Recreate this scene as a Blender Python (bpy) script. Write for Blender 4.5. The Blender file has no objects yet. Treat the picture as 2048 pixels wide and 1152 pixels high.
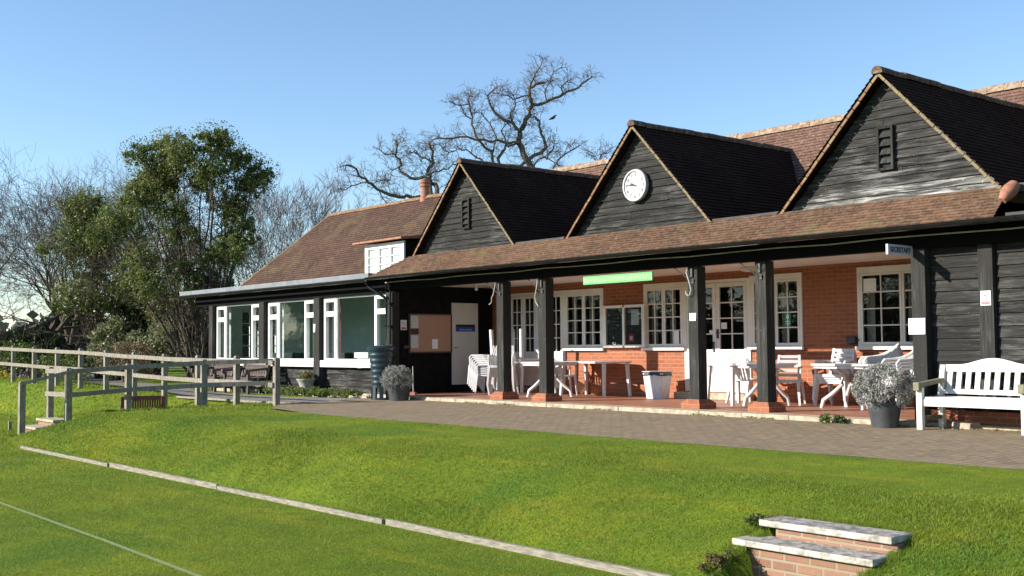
import bpy, math, random
import numpy as np
from mathutils import Vector, Matrix
R = math.radians
random.seed(7)
scene = bpy.context.scene
col = scene.collection

# ------------------------------------------------------------------ camera
cam_d = bpy.data.cameras.new("camera"); cam = bpy.data.objects.new("camera", cam_d); col.objects.link(cam)
YAW, PIT, ROL = R(50.095), R(2.97), R(.476)
fw = Vector((-math.sin(YAW)*math.cos(PIT), math.cos(YAW)*math.cos(PIT), math.sin(PIT)))
rt = Vector((math.cos(YAW), math.sin(YAW), 0)); up = rt.cross(fw)
r2 = rt*math.cos(ROL) - up*math.sin(ROL); u2 = up*math.cos(ROL) + rt*math.sin(ROL)
m = Matrix.Identity(4)
for i in range(3):
    m[i][0] = r2[i]; m[i][1] = u2[i]; m[i][2] = -fw[i]
m[0][3], m[1][3], m[2][3] = 0, 0, 1.04
cam.matrix_world = m
cam_d.sensor_width = 36; cam_d.lens = 2253.4*36/2048; cam_d.clip_start = .1; cam_d.clip_end = 3000
scene.camera = cam

# ------------------------------------------------------------------ sky and sun
SUN = Vector((-1.65, -2.8, 1.37)).normalized()          # direction towards the sun
elev = math.asin(SUN.z); azi = math.atan2(SUN.x, SUN.y)   # azimuth clockwise from +Y
world = bpy.data.worlds.new("World"); scene.world = world; world.use_nodes = True
wn = world.node_tree.nodes; wl = world.node_tree.links
bg = wn["Background"]
sky = wn.new("ShaderNodeTexSky"); sky.sky_type = 'NISHITA'; sky.sun_disc = False
sky.sun_elevation = elev; sky.sun_rotation = azi; sky.altitude = 50
sky.air_density = 1.0; sky.dust_density = .08; sky.ozone_density = 3.3
wl.new(sky.outputs[0], bg.inputs[0]); bg.inputs[1].default_value = .112
sd = bpy.data.lights.new("sun", 'SUN'); sd.energy = 5.0; sd.angle = R(.53); sd.color = (1, .94, .84)
so = bpy.data.objects.new("sun", sd); col.objects.link(so)
so.rotation_euler = SUN.to_track_quat('Z', 'Y').to_euler()
scene.view_settings.view_transform = 'Standard'; scene.view_settings.look = 'None'
scene.view_settings.exposure = 0.95; scene.view_settings.gamma = 1
scene.cycles.max_bounces = 8; scene.cycles.transparent_max_bounces = 16

# ------------------------------------------------------------------ tagging helpers
def tag(o, label=None, cat=None, group=None, kind=None):
    if label: o['label'] = label
    if cat: o['category'] = cat
    if group: o['group'] = group
    if kind: o['kind'] = kind
    return o
def empty(name, loc=(0,0,0), rz=0.0, label=None, cat=None, group=None):
    o = bpy.data.objects.new(name, None); o.empty_display_size = .2; col.objects.link(o)
    o.location = loc; o.rotation_euler = (0, 0, rz)
    return tag(o, label, cat, group)
def copy_tree(o, parent=None):
    c = o.copy(); col.objects.link(c); c.parent = parent
    for ch in list(o.children): copy_tree(ch, c)
    return c
def offset_of(p):
    v = Vector((0,0,0))
    while p is not None:
        v += Vector(p.location); p = p.parent
    return v

class MB:
    """collects shapes given in world (or thing-local) metres"""
    def __init__(s): s.v = []; s.f = []; s.uv = {}; s.smooth = False
    def add(s, vs, fs, uvs=None):
        b = len(s.v); s.v += [tuple(x) for x in vs]
        for i, f in enumerate(fs):
            if uvs: s.uv[len(s.f)] = uvs[i]
            s.f.append(tuple(b+k for k in f))
        return s
    def box(s, a, b):
        x0,y0,z0 = [min(p,q) for p,q in zip(a,b)]; x1,y1,z1 = [max(p,q) for p,q in zip(a,b)]
        return s.add([(x0,y0,z0),(x1,y0,z0),(x1,y1,z0),(x0,y1,z0),(x0,y0,z1),(x1,y0,z1),(x1,y1,z1),(x0,y1,z1)],
            [(0,3,2,1),(4,5,6,7),(0,1,5,4),(1,2,6,5),(2,3,7,6),(3,0,4,7)])
    def bar(s, p, q, w, h, upv=(0,0,1), w2=None, h2=None):
        p=Vector(p); q=Vector(q); d=(q-p).normalized(); upv=Vector(upv)
        if abs(d.dot(upv))>.98: upv=Vector((0,1,0))
        a=d.cross(upv).normalized(); b=a.cross(d).normalized(); w2=w if w2 is None else w2; h2=h if h2 is None else h2
        vs=[]
        for c,ww,hh in ((p,w,h),(q,w2,h2)):
            vs += [c-a*ww/2-b*hh/2, c+a*ww/2-b*hh/2, c+a*ww/2+b*hh/2, c-a*ww/2+b*hh/2]
        return s.add(vs, [(0,1,2,3),(7,6,5,4),(0,4,5,1),(1,5,6,2),(2,6,7,3),(3,7,4,0)])
    def quad(s, *vs): return s.add(vs, [tuple(range(len(vs)))])
    def prism(s, poly, axis, t0, t1):
        """poly 2D extruded along axis 'x','y' or 'z'"""
        def P(a,b,t): return {'x':(t,a,b),'y':(a,t,b),'z':(a,b,t)}[axis]
        n=len(poly); vs=[P(a,b,t0) for a,b in poly]+[P(a,b,t1) for a,b in poly]
        fs=[tuple(range(n)), tuple(range(2*n-1,n-1,-1))]+[(i,i+n,(i+1)%n+n,(i+1)%n) for i in range(n)]
        return s.add(vs, fs)
    def tube(s, pts, rad, n=8, cap=True, sx=1.0):
        pts=[Vector(p) for p in pts]; k=len(pts)
        rad=[rad]*k if not hasattr(rad,'__len__') else rad
        vs=[]; ref=None
        for i,p in enumerate(pts):
            t=(pts[min(i+1,k-1)]-pts[max(i-1,0)]).normalized()
            if ref is None:
                ref=Vector((0,0,1)) if abs(t.z)<.9 else Vector((1,0,0))
            a=t.cross(ref).normalized(); b=t.cross(a).normalized(); ref=-t.cross(a) if False else ref
            for j in range(n):
                th=2*math.pi*j/n
                vs.append(p+(a*math.cos(th)*sx+b*math.sin(th))*rad[i])
        fs=[(i*n+j, i*n+(j+1)%n, (i+1)*n+(j+1)%n, (i+1)*n+j) for i in range(k-1) for j in range(n)]
        if cap: fs += [tuple(range(n-1,-1,-1)), tuple((k-1)*n+j for j in range(n))]
        return s.add(vs, fs)
    def lathe(s, prof, c, n=24):
        vs=[(c[0]+r*math.cos(2*math.pi*j/n), c[1]+r*math.sin(2*math.pi*j/n), c[2]+z) for r,z in prof for j in range(n)]
        k=len(prof)
        fs=[(i*n+j, i*n+(j+1)%n, (i+1)*n+(j+1)%n, (i+1)*n+j) for i in range(k-1) for j in range(n)]
        fs += [tuple(range(n-1,-1,-1)), tuple((k-1)*n+j for j in range(n))]
        return s.add(vs, fs)
    def build(s, name, mat, parent=None, bevel=0, smooth=False, local=False):
        me=bpy.data.meshes.new(name)
        off=Vector((0,0,0)) if local else offset_of(parent)
        vs=[(a-off.x,b-off.y,c-off.z) for a,b,c in s.v]
        me.from_pydata(vs, [], s.f); me.materials.append(mat)
        if s.uv:
            ul=me.uv_layers.new(name="UVMap")
            for fi,uvs in s.uv.items():
                for li,uv in zip(me.polygons[fi].loop_indices, uvs): ul.data[li].uv=uv
        if smooth:
            me.polygons.foreach_set('use_smooth',[True]*len(me.polygons))
        me.update()
        o=bpy.data.objects.new(name, me); col.objects.link(o)
        if parent is not None: o.parent=parent
        if bevel:
            md=o.modifiers.new("bevel",'BEVEL'); md.width=bevel; md.segments=2; md.limit_method='ANGLE'; md.angle_limit=R(40)
        if smooth:
            md=o.modifiers.new("edges",'EDGE_SPLIT'); md.split_angle=R(48)
        return o

def mesh_np(name, V, F, mat, parent=None, smooth=False):
    V=np.asarray(V,dtype=np.float32); F=np.asarray(F,dtype=np.int32)
    if parent is not None:
        V=V-np.array(offset_of(parent),dtype=np.float32)
    me=bpy.data.meshes.new(name); n,k=F.shape
    me.vertices.add(len(V)); me.vertices.foreach_set('co',V.ravel())
    me.loops.add(n*k); me.loops.foreach_set('vertex_index',F.ravel())
    me.polygons.add(n); me.polygons.foreach_set('loop_start',np.arange(0,n*k,k,dtype=np.int32))
    me.polygons.foreach_set('loop_total',np.full(n,k,dtype=np.int32))
    if smooth: me.polygons.foreach_set('use_smooth',np.ones(n,dtype=bool))
    me.materials.append(mat); me.update(calc_edges=True); me.validate()
    o=bpy.data.objects.new(name,me); col.objects.link(o)
    if parent is not None: o.parent=parent
    return o

# ------------------------------------------------------------------ materials
class NT:
    def __init__(s, name):
        s.m=bpy.data.materials.new(name); s.m.use_nodes=True; s.n=s.m.node_tree.nodes; s.l=s.m.node_tree.links
        s.b=s.n["Principled BSDF"]; s.tc=s.n.new("ShaderNodeTexCoord")
    def new(s,t,**kw):
        o=s.n.new(t)
        for k,v in kw.items(): setattr(o,k,v)
        return o
    def val(s,sock,v):
        if hasattr(v,'links') or hasattr(v,'is_linked'): s.l.new(v,sock)
        else: sock.default_value=v
    def mapping(s, scale=(1,1,1), src=None, rot=(0,0,0)):
        mp=s.new("ShaderNodeMapping"); mp.inputs['Scale'].default_value=scale; mp.inputs['Rotation'].default_value=rot
        s.l.new(src or s.tc.outputs['Object'],mp.inputs[0]); return mp.outputs[0]
    def noise(s, scale=5, detail=6, vec=None, rough=.55, dist=0):
        n=s.new("ShaderNodeTexNoise"); n.inputs['Scale'].default_value=scale; n.inputs['Detail'].default_value=detail
        n.inputs['Roughness'].default_value=rough; n.inputs['Distortion'].default_value=dist
        s.l.new(vec or s.tc.outputs['Object'],n.inputs['Vector']); return n.outputs['Fac']
    def ramp(s, fac, lo, hi, a=(0,0,0,1), b=(1,1,1,1)):
        r=s.new("ShaderNodeValToRGB"); r.color_ramp.elements[0].position=lo; r.color_ramp.elements[1].position=hi
        r.color_ramp.elements[0].color=a; r.color_ramp.elements[1].color=b
        s.l.new(fac,r.inputs[0]); return r.outputs[0]
    def mix(s, fac, a, b, mode='MIX'):
        x=s.new("ShaderNodeMix",data_type='RGBA',blend_type=mode)
        s.val(x.inputs[0],fac)
        for k,v in ((6,a),(7,b)):
            if isinstance(v,(tuple,list)): x.inputs[k].default_value=(*v[:3],1)
            else: s.l.new(v,x.inputs[k])
        return x.outputs[2]
    def math(s,op,a,b=0.0):
        x=s.new("ShaderNodeMath",operation=op); s.val(x.inputs[0],a); s.val(x.inputs[1],b); return x.outputs[0]
    def color(s,c):
        if isinstance(c,(tuple,list)): s.b.inputs['Base Color'].default_value=(*c[:3],1)
        else: s.l.new(c,s.b.inputs['Base Color'])
    def bump(s,h,strength=.3,dist=.01):
        b=s.new("ShaderNodeBump"); b.inputs['Strength'].default_value=strength; b.inputs['Distance'].default_value=dist
        s.l.new(h,b.inputs['Height']); s.l.new(b.outputs[0],s.b.inputs['Normal']); return b
    def rough(s,v,spec=None):
        s.val(s.b.inputs['Roughness'],v)
        if spec is not None: s.b.inputs['Specular IOR Level'].default_value=spec

def plain(name, c, c2=None, rough=.6, scale=6, lo=.4, hi=.65, bump=.0, bscale=60, spec=.4, metal=0):
    t=NT(name)
    if c2 is None: c2=tuple(x*.8 for x in c)
    t.color(t.mix(t.ramp(t.noise(scale),lo,hi),c,c2)); t.rough(rough,spec); t.b.inputs['Metallic'].default_value=metal
    if bump: t.bump(t.noise(bscale,8),bump,.005)
    return t.m

def m_blackwood(name, axis='x', bleach=.5, base=(.022,.022,.022), grey=(.16,.16,.15)):
    t=NT(name)
    sc={'x':(.8,6,10),'z':(10,10,.6),'y':(6,.9,9)}[axis]
    v=t.mapping(sc); n1=t.noise(2.2,9,v,.7,.5); n2=t.noise(1.1,5)
    gi=t.new("ShaderNodeNewGeometry"); rnd=gi.outputs['Random Per Island']
    f=t.math('ADD',t.math('MULTIPLY',t.ramp(n1,.47,.68),t.ramp(n2,.56-bleach*.3,.74-bleach*.15)),t.math('MULTIPLY',t.ramp(n1,.40,.75),.14+bleach*.12)); f=t.math('MINIMUM',f,1.0)
    fine=t.noise(9,6,v)
    base2=t.mix(fine,tuple(x*.6 for x in base),tuple(x*2.0 for x in base)); base2=t.mix(t.math('MULTIPLY',t.ramp(rnd,.0,1.0),.6),base2,tuple(x*.45 for x in base))
    sp=t.ramp(t.noise(26,3,None,.6),.70,.73)
    c=t.mix(f,base2,grey); c=t.mix(t.math('MULTIPLY',sp,.5),c,tuple(min(1,x*2) for x in grey))
    t.color(c); t.rough(.92,.12); t.bump(t.noise(5,8,v),.6,.008); return t.m
M={}
M['board']=m_blackwood('black weatherboard','x',.55,(.020,.019,.0175),(.12,.117,.11))
M['board_grey']=m_blackwood('grey worn weatherboard','x',.8,(.020,.019,.0175),(.15,.147,.14))
M['board_white']=m_blackwood('bleached weatherboard','x',1.1,(.05,.048,.044),(.40,.39,.37))
M['post']=m_blackwood('black painted post','z',.35,(.026,.025,.022),(.10,.10,.095))
M['beam']=m_blackwood('black beam','x',0,(.003,.003,.003),(.009,.009,.009))
M['blackwall']=plain('black stained wall',(.007,.007,.007),(.012,.011,.010),.9,spec=.1)
M['white']=plain('white joinery paint',(.78,.76,.72),(.70,.67,.62),.45,3)
M['white_bright']=plain('white gloss paint',(.74,.73,.71),(.66,.65,.62),.4,4)
M['plastic']=plain('white garden plastic',(.68,.67,.67),(.56,.55,.55),.38,5)
M['ceiling']=plain('cream ceiling',(.72,.62,.55),(.66,.56,.49),.8,2)
M['gutter']=plain('black gutter',(.005,.005,.005),(.010,.010,.009),.22,8,spec=.4)
M['black_plastic']=plain('black plastic',(.018,.02,.022),(.035,.036,.04),.45,8)
M['lead']=plain('grey lead',(.18,.19,.205),(.13,.14,.15),.6,5)
M['lead_dark']=plain('dull dark lead',(.06,.06,.06),(.09,.085,.08),.8,5,spec=.1)
M['mortar']=plain('lichen mortar',(.17,.135,.10),(.24,.185,.09),.9,22,bump=.6,spec=.05)
M['kerb']=plain('pale stone kerb',(.42,.36,.26),(.26,.22,.155),.9,9,bump=.4)
M['iron']=plain('dark iron',(.03,.03,.032),(.05,.05,.05),.5)
M['cord']=plain('weathered cord',(.45,.45,.43),(.32,.32,.30),.8)
M['paper']=plain('white paper',(.82,.82,.82),(.76,.76,.76),.7)
M['cork']=plain('cork board',(.42,.25,.17),(.36,.21,.14),.9,40)
M['terracotta']=plain('terracotta',(.34,.15,.09),(.24,.10,.06),.8,12,bump=.3)
M['water_butt']=plain('teal water butt plastic',(.012,.030,.040),(.016,.038,.046),.34,4,spec=.6)
M['pot']=plain('dark grey pot',(.045,.05,.055),(.07,.075,.08),.42,6,spec=.5)
M['urn']=plain('grey stone urn',(.30,.28,.24),(.40,.38,.32),.9,14,bump=.4)
M['soil']=plain('dark soil',(.03,.022,.015),(.05,.04,.03),1,20,bump=.8)
M['bench_dark']=plain('dark stained bench wood',(.060,.038,.034),(.10,.07,.06),.6,14)
M['bench_maroon']=plain('maroon painted bench',(.15,.045,.04),(.20,.075,.06),.6,10)
M['bench_white']=NT('white painted bench wood').m
def _bw():
    t=NT('weathered white bench paint'); v=t.mapping((3,3,3)); f=t.ramp(t.noise(4,8,v,.7),.60,.72)
    t.color(t.mix(f,(.66,.64,.585),(.38,.36,.31))); t.rough(.6,.3); t.bump(t.noise(40,5),.2,.003); return t.m
M['bench_white']=_bw()
M['bench_arm']=plain('grey green bare oak arm',(.20,.19,.12),(.13,.125,.08),.9,18,bump=.5)
def _fence():
    t=NT('weathered grey fence timber'); v=t.mapping((4,4,1.2)); n=t.noise(5,8,v,.7)
    c=t.mix(t.ramp(n,.35,.7),(.32,.29,.24),(.13,.118,.095)); t.color(t.mix(t.ramp(t.noise(2.2,5),.6,.8),c,(.16,.155,.11))); t.rough(.95,.05); t.bump(n,.6,.006); return t.m
M['fence']=_fence()
def _board():
    t=NT('grey bleached edging board'); v=t.mapping((1.2,8,8)); n=t.noise(6,8,v,.7)
    t.color(t.mix(t.ramp(n,.38,.66),(.31,.28,.225),(.13,.115,.09))); t.rough(.9,.2); t.bump(n,.6,.006); return t.m
M['edge_board']=_board()

def m_brick(name, c1, c2, mortar, bw=.225, bh=.075, size=.010, rough=.9, stain=(.25,.12,.07), stretch_axis='xy'):
    t=NT(name)
    sp=t.new("ShaderNodeSeparateXYZ"); t.l.new(t.tc.outputs['Object'],sp.inputs[0])
    cb=t.new("ShaderNodeCombineXYZ"); t.l.new(t.math('ADD',sp.outputs[0],sp.outputs[1]),cb.inputs[0]); t.l.new(sp.outputs[2],cb.inputs[1])
    br=t.new("ShaderNodeTexBrick"); br.inputs['Scale'].default_value=1; br.inputs['Mortar Size'].default_value=size
    br.inputs['Brick Width'].default_value=bw; br.inputs['Row Height'].default_value=bh; br.inputs['Mortar Smooth'].default_value=.3
    br.inputs['Color1'].default_value=(*c1,1); br.inputs['Color2'].default_value=(*c2,1); br.inputs['Mortar'].default_value=(*mortar,1)
    br.inputs['Bias'].default_value=-.1
    t.l.new(cb.outputs[0],br.inputs['Vector'])
    c=t.mix(t.math('MULTIPLY',t.ramp(t.noise(3,6),.35,.75),.55),br.outputs['Color'],stain)
    c=t.mix(t.math('MULTIPLY',t.ramp(t.noise(30,4),.3,.8),.35),c,tuple(x*1.5 for x in c1))
    t.color(c); t.rough(rough,.2)
    h=t.math('SUBTRACT',1.0,br.outputs['Fac']); h2=t.math('ADD',h,t.math('MULTIPLY',t.noise(60,6),.4)); t.bump(h2,.7,.006); return t.m
M['brick']=m_brick('red orange brick',(.315,.105,.052),(.20,.064,.037),(.32,.19,.13),stain=(.27,.12,.065))
M['brick_step']=m_brick('old step brick',(.27,.135,.09),(.19,.10,.07),(.27,.24,.17),.215,.072,.011,stain=(.19,.16,.10))
def m_tile(name, c1, c2, lichen, lf=(.56,.72), streak=None, moss=None, mf=(.6,.75)):
    t=NT(name)
    br=t.new("ShaderNodeTexBrick"); br.inputs['Scale'].default_value=1; br.inputs['Mortar Size'].default_value=.004
    br.inputs['Brick Width'].default_value=.165; br.inputs['Row Height'].default_value=.1; br.offset=.5
    br.inputs['Color1'].default_value=(*c1,1); br.inputs['Color2'].default_value=(*c2,1); br.inputs['Mortar'].default_value=(*[x*.35 for x in c1],1)
    t.l.new(t.tc.outputs['UV'],br.inputs['Vector'])
    n1=t.noise(14,6,None,.7); n2=t.noise(.9,5)
    c=t.mix(t.math('MULTIPLY',t.ramp(n2,.35,.7),.6),br.outputs['Color'],tuple(x*.62 for x in c2))
    c=t.mix(t.math('MULTIPLY',t.ramp(n1,*lf),.75),c,lichen)
    c=t.mix(t.math('MULTIPLY',t.ramp(t.noise(45,3),.62,.75),.5),c,tuple(min(1,x*1.7) for x in lichen))
    if moss: c=t.mix(t.math('MULTIPLY',t.ramp(t.noise(1.6,6,None,.7),*mf),.8),c,moss)
    t.color(c); t.rough(.95,.06)
    h=t.math('ADD',t.math('SUBTRACT',1.0,br.outputs['Fac']),t.math('MULTIPLY',n1,.8)); t.bump(h,.6,.008); return t.m
M['tile_wing']=m_tile('wing plain tiles',(.128,.074,.054),(.080,.050,.040),(.20,.16,.12),(.55,.70),moss=(.155,.12,.065),mf=(.52,.72))
M['tile_strip']=m_tile('veranda roof plain tiles',(.20,.108,.066),(.105,.060,.040),(.22,.17,.125),(.48,.66),moss=(.17,.15,.07),mf=(.54,.72))
M['tile_main']=m_tile('main roof plain tiles',(.20,.11,.078),(.13,.073,.057),(.34,.28,.21),(.52,.68),moss=(.45,.30,.10),mf=(.70,.80))
M['tile_gable']=m_tile('gable plain tiles',(.042,.022,.015),(.025,.014,.010),(.085,.08,.075),(.66,.76),moss=(.03,.03,.022),mf=(.6,.75))
M['ridge_dark']=plain('mossy ridge tile',(.10,.06,.045),(.20,.17,.11),.9,12,.5,.7,bump=.5,spec=.1)
M['ridge_wing']=plain('brown ridge tile',(.20,.11,.07),(.27,.21,.11),.9,8,.45,.65,bump=.5,spec=.1)
M['ridge']=plain('lichened ridge tile',(.22,.125,.08),(.32,.26,.18),.9,12,.42,.60,bump=.5)
def m_glass(name, tint=(.9,.95,.93), k=1.0, wave=.15):
    t=NT(name); t.n.remove(t.b)
    fr=t.new("ShaderNodeFresnel"); fr.inputs[0].default_value=1.5
    tr=t.new("ShaderNodeBsdfTransparent"); tr.inputs[0].default_value=(*tint,1)
    gl=t.new("ShaderNodeBsdfGlossy"); gl.inputs['Roughness'].default_value=.01; gl.inputs['Color'].default_value=(1,1,1,1)
    bp=t.new("ShaderNodeBump"); bp.inputs['Strength'].default_value=wave; bp.inputs['Distance'].default_value=.02
    t.l.new(t.noise(2.5,3),bp.inputs['Height']); t.l.new(bp.outputs[0],gl.inputs['Normal'])
    mx=t.new("ShaderNodeMixShader"); t.l.new(t.math('MULTIPLY',fr.outputs[0],k),mx.inputs[0]); t.l.new(tr.outputs[0],mx.inputs[1]); t.l.new(gl.outputs[0],mx.inputs[2])
    t.l.new(mx.outputs[0],t.n['Material Output'].inputs[0]); return t.m
M['glass']=m_glass('window glass',(.88,.93,.92),1.35,.08)
M['glass_old']=m_glass('old rippled glass',(.75,.78,.76),.9,.35)
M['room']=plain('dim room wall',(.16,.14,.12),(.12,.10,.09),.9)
M['room_green']=plain('pale green room wall',(.60,.70,.65),(.54,.64,.59),.8,2)
M['sofa']=plain('dark green upholstery',(.03,.06,.055),(.02,.04,.04),.9)
M['curtain']=plain('cream curtain',(.62,.58,.50),(.50,.46,.40),.95,14)
M['curtain_w']=plain('white curtain',(.75,.75,.74),(.60,.60,.60),.95,14)
M['curtain_red']=plain('red curtain',(.30,.06,.05),(.22,.05,.04),.95,14)
def _floor():
    t=NT('red quarry tile floor'); br=t.new("ShaderNodeTexBrick"); br.inputs['Scale'].default_value=1; br.offset=0
    br.inputs['Brick Width'].default_value=.23; br.inputs['Row Height'].default_value=.23; br.inputs['Mortar Size'].default_value=.008
    br.inputs['Color1'].default_value=(.36,.13,.07,1); br.inputs['Color2'].default_value=(.28,.10,.055,1); br.inputs['Mortar'].default_value=(.22,.15,.11,1)
    t.l.new(t.tc.outputs['Object'],br.inputs['Vector']); t.color(t.mix(t.math('MULTIPLY',t.ramp(t.noise(2.5),.4,.7),.5),br.outputs['Color'],(.34,.22,.15))); t.rough(.55,.4); t.bump(t.noise(30),.2,.003); return t.m
M['floor']=_floor()
def _pav():
    t=NT('grey brown block paving'); br=t.new("ShaderNodeTexBrick"); br.inputs['Scale'].default_value=1
    br.inputs['Brick Width'].default_value=.21; br.inputs['Row Height'].default_value=.105; br.inputs['Mortar Size'].default_value=.010; br.inputs['Mortar Smooth'].default_value=.4
    br.inputs['Color1'].default_value=(.29,.215,.14,1); br.inputs['Color2'].default_value=(.215,.16,.105,1); br.inputs['Mortar'].default_value=(.15,.12,.075,1)
    t.l.new(t.mapping(rot=(0,0,R(90))),br.inputs['Vector'])
    n=t.noise(1.7,7,None,.65); c=t.mix(t.math('MULTIPLY',t.ramp(n,.35,.7),.6),br.outputs['Color'],(.26,.205,.13))
    c=t.mix(t.math('MULTIPLY',t.ramp(t.noise(5,6,None,.8),.52,.64),.65),c,(.125,.10,.07))
    c=t.mix(t.math('MULTIPLY',t.ramp(t.noise(22,4,None,.8),.66,.76),.7),c,(.13,.14,.06))
    t.color(c); t.rough(.95,.15); h=t.math('ADD',t.math('SUBTRACT',1.0,br.outputs['Fac']),t.math('MULTIPLY',t.noise(9,7),1.3)); t.bump(h,.7,.012); return t.m
M['paving']=_pav()
M['path']=plain('worn grey path',(.20,.18,.155),(.14,.125,.105),.95,3,bump=.6)
def grasscol(t, vec=None):
    o=vec or t.tc.outputs['Object']
    a=t.ramp(t.noise(.55,6,o,.6),.36,.66); b=t.ramp(t.noise(2.3,6,o,.65),.40,.68); c=t.ramp(t.noise(.5,5,o,.6),.55,.64); d=t.ramp(t.noise(1.6,5,t.mapping((.3,1,1),o),.7,.6),.54,.66)
    g=t.mix(a,(.148,.228,.018),(.250,.305,.026)); g=t.mix(t.math('MULTIPLY',b,.6),g,(.125,.180,.022)); g=t.mix(t.math('MULTIPLY',t.ramp(t.noise(7,5,o,.75),.48,.66),.35),g,(.09,.125,.02))
    g=t.mix(t.math('MULTIPLY',c,.55),g,(.08,.185,.025)); g=t.mix(t.math('MULTIPLY',d,.40),g,(.36,.32,.03)); return g
def _lawn():
    t=NT('lawn turf'); o=t.tc.outputs['Object']; g=grasscol(t)
    f=t.ramp(t.noise(38,6,o,.8),.3,.8); g=t.mix(t.math('MULTIPLY',f,.5),g,(.06,.09,.010))
    t.color(g); t.rough(.95,.1); t.bump(t.noise(55,6,o,.8),.8,.03); return t.m
M['lawn']=_lawn()
def _blade():
    t=NT('grass blades'); g=grasscol(t)
    gi=t.new("ShaderNodeNewGeometry"); rnd=gi.outputs['Random Per Island']
    g=t.mix(t.math('MULTIPLY',t.ramp(rnd,0,1),.30),g,(.30,.36,.05)); g=t.mix(t.math('MULTIPLY',t.ramp(rnd,.93,.96),.7),g,(.42,.36,.14))
    t.color(g); t.rough(.6,.25)
    tl=t.new("ShaderNodeBsdfTranslucent"); t.l.new(g,tl.inputs[0]); mx=t.new("ShaderNodeMixShader"); mx.inputs[0].default_value=.45
    t.l.new(t.b.outputs[0],mx.inputs[1]); t.l.new(tl.outputs[0],mx.inputs[2]); t.l.new(mx.outputs[0],t.n['Material Output'].inputs[0]); return t.m
M['blade']=_blade()
def m_leaf(name, c1, c2, c3=None, tr=.3, rough=.5):
    t=NT(name); gi=t.new("ShaderNodeNewGeometry"); rnd=gi.outputs['Random Per Island']
    g=t.mix(t.ramp(rnd,0,1),c1,c2)
    if c3: g=t.mix(t.ramp(t.noise(1.1,4),.5,.62),g,c3)
    t.color(g); t.rough(rough,.3)
    tl=t.new("ShaderNodeBsdfTranslucent"); t.l.new(g,tl.inputs[0]); mx=t.new("ShaderNodeMixShader"); mx.inputs[0].default_value=tr
    t.l.new(t.b.outputs[0],mx.inputs[1]); t.l.new(tl.outputs[0],mx.inputs[2]); t.l.new(mx.outputs[0],t.n['Material Output'].inputs[0]); return t.m
M['leaf_ever']=m_leaf('evergreen leaves',(.07,.095,.025),(.16,.19,.05),(.22,.24,.07))
M['leaf_olive']=m_leaf('olive green leaves',(.11,.15,.04),(.22,.26,.07),(.19,.20,.06))
M['leaf_dark']=m_leaf('dark ivy leaves',(.018,.03,.012),(.05,.065,.022),(.035,.045,.02))
M['leaf_mid']=m_leaf('mid green shrub leaves',(.06,.10,.02),(.12,.17,.035),(.16,.17,.05))
M['leaf_pale']=m_leaf('variegated leaves',(.10,.12,.05),(.30,.32,.17),(.10,.12,.04))
M['leaf_dry']=m_leaf('dry brown leaves',(.16,.11,.06),(.26,.20,.12),(.10,.09,.04))
M['leaf_red']=m_leaf('dark red leaves',(.15,.04,.04),(.22,.07,.06))
M['leaf_yellow']=m_leaf('yellow flowers',(.55,.42,.02),(.45,.36,.03))
M['leaf_silver']=m_leaf('silver shrub leaves',(.20,.205,.18),(.40,.40,.36),(.14,.145,.12),.15,.8)
M['leaf_bed']=m_leaf('bed plant leaves',(.10,.14,.03),(.20,.25,.06),(.16,.17,.06))
M['leaf_far']=m_leaf('distant foliage',(.045,.06,.045),(.07,.085,.06),(.06,.065,.06))
def m_bark(name,c1,c2):
    t=NT(name); v=t.mapping((6,6,2)); n=t.noise(3,6,v,.7); t.color(t.mix(t.ramp(n,.35,.7),c1,c2)); t.rough(.95,.1); return t.m
M['bark']=m_bark('grey brown bark',(.065,.052,.042),(.13,.105,.08))
M['bark_oak']=m_bark('oak bark',(.10,.085,.06),(.20,.175,.12))
M['twig']=m_bark('purple brown twigs',(.085,.062,.052),(.15,.115,.095))

# ------------------------------------------------------------------ terrain
FOOT=np.array([(120,6.05),(-22.0,6.05),(-22.5,6.75),(-24.3,6.95),(-24.7,8.2),(-23.4,8.9),(-23.3,10.1),(-26.0,10.0),(-28.3,9.0),(-36,8.6),(-70,8.0),(-400,8.0),(-400,700),(400,700),(400,6.05)],float)
def sdist(X,Y,P):
    d=np.full(X.shape,1e9); ins=np.zeros(X.shape,bool); n=len(P)
    for i in range(n):
        a=P[i]; b=P[(i+1)%n]; e=b-a
        t=np.clip(((X-a[0])*e[0]+(Y-a[1])*e[1])/(e@e),0,1)
        d=np.minimum(d,np.hypot(X-a[0]-t*e[0],Y-a[1]-t*e[1]))
        c=((a[1]<=Y)&(b[1]>Y))|((b[1]<=Y)&(a[1]>Y))
        xs=a[0]+(Y-a[1])/(b[1]-a[1]+1e-12)*e[0]; ins^=c&(X<xs)
    return np.where(ins,d,-d)
def sm(t): t=np.clip(t,0,1); return t*t*(3-2*t)
LOW=-.64
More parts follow.
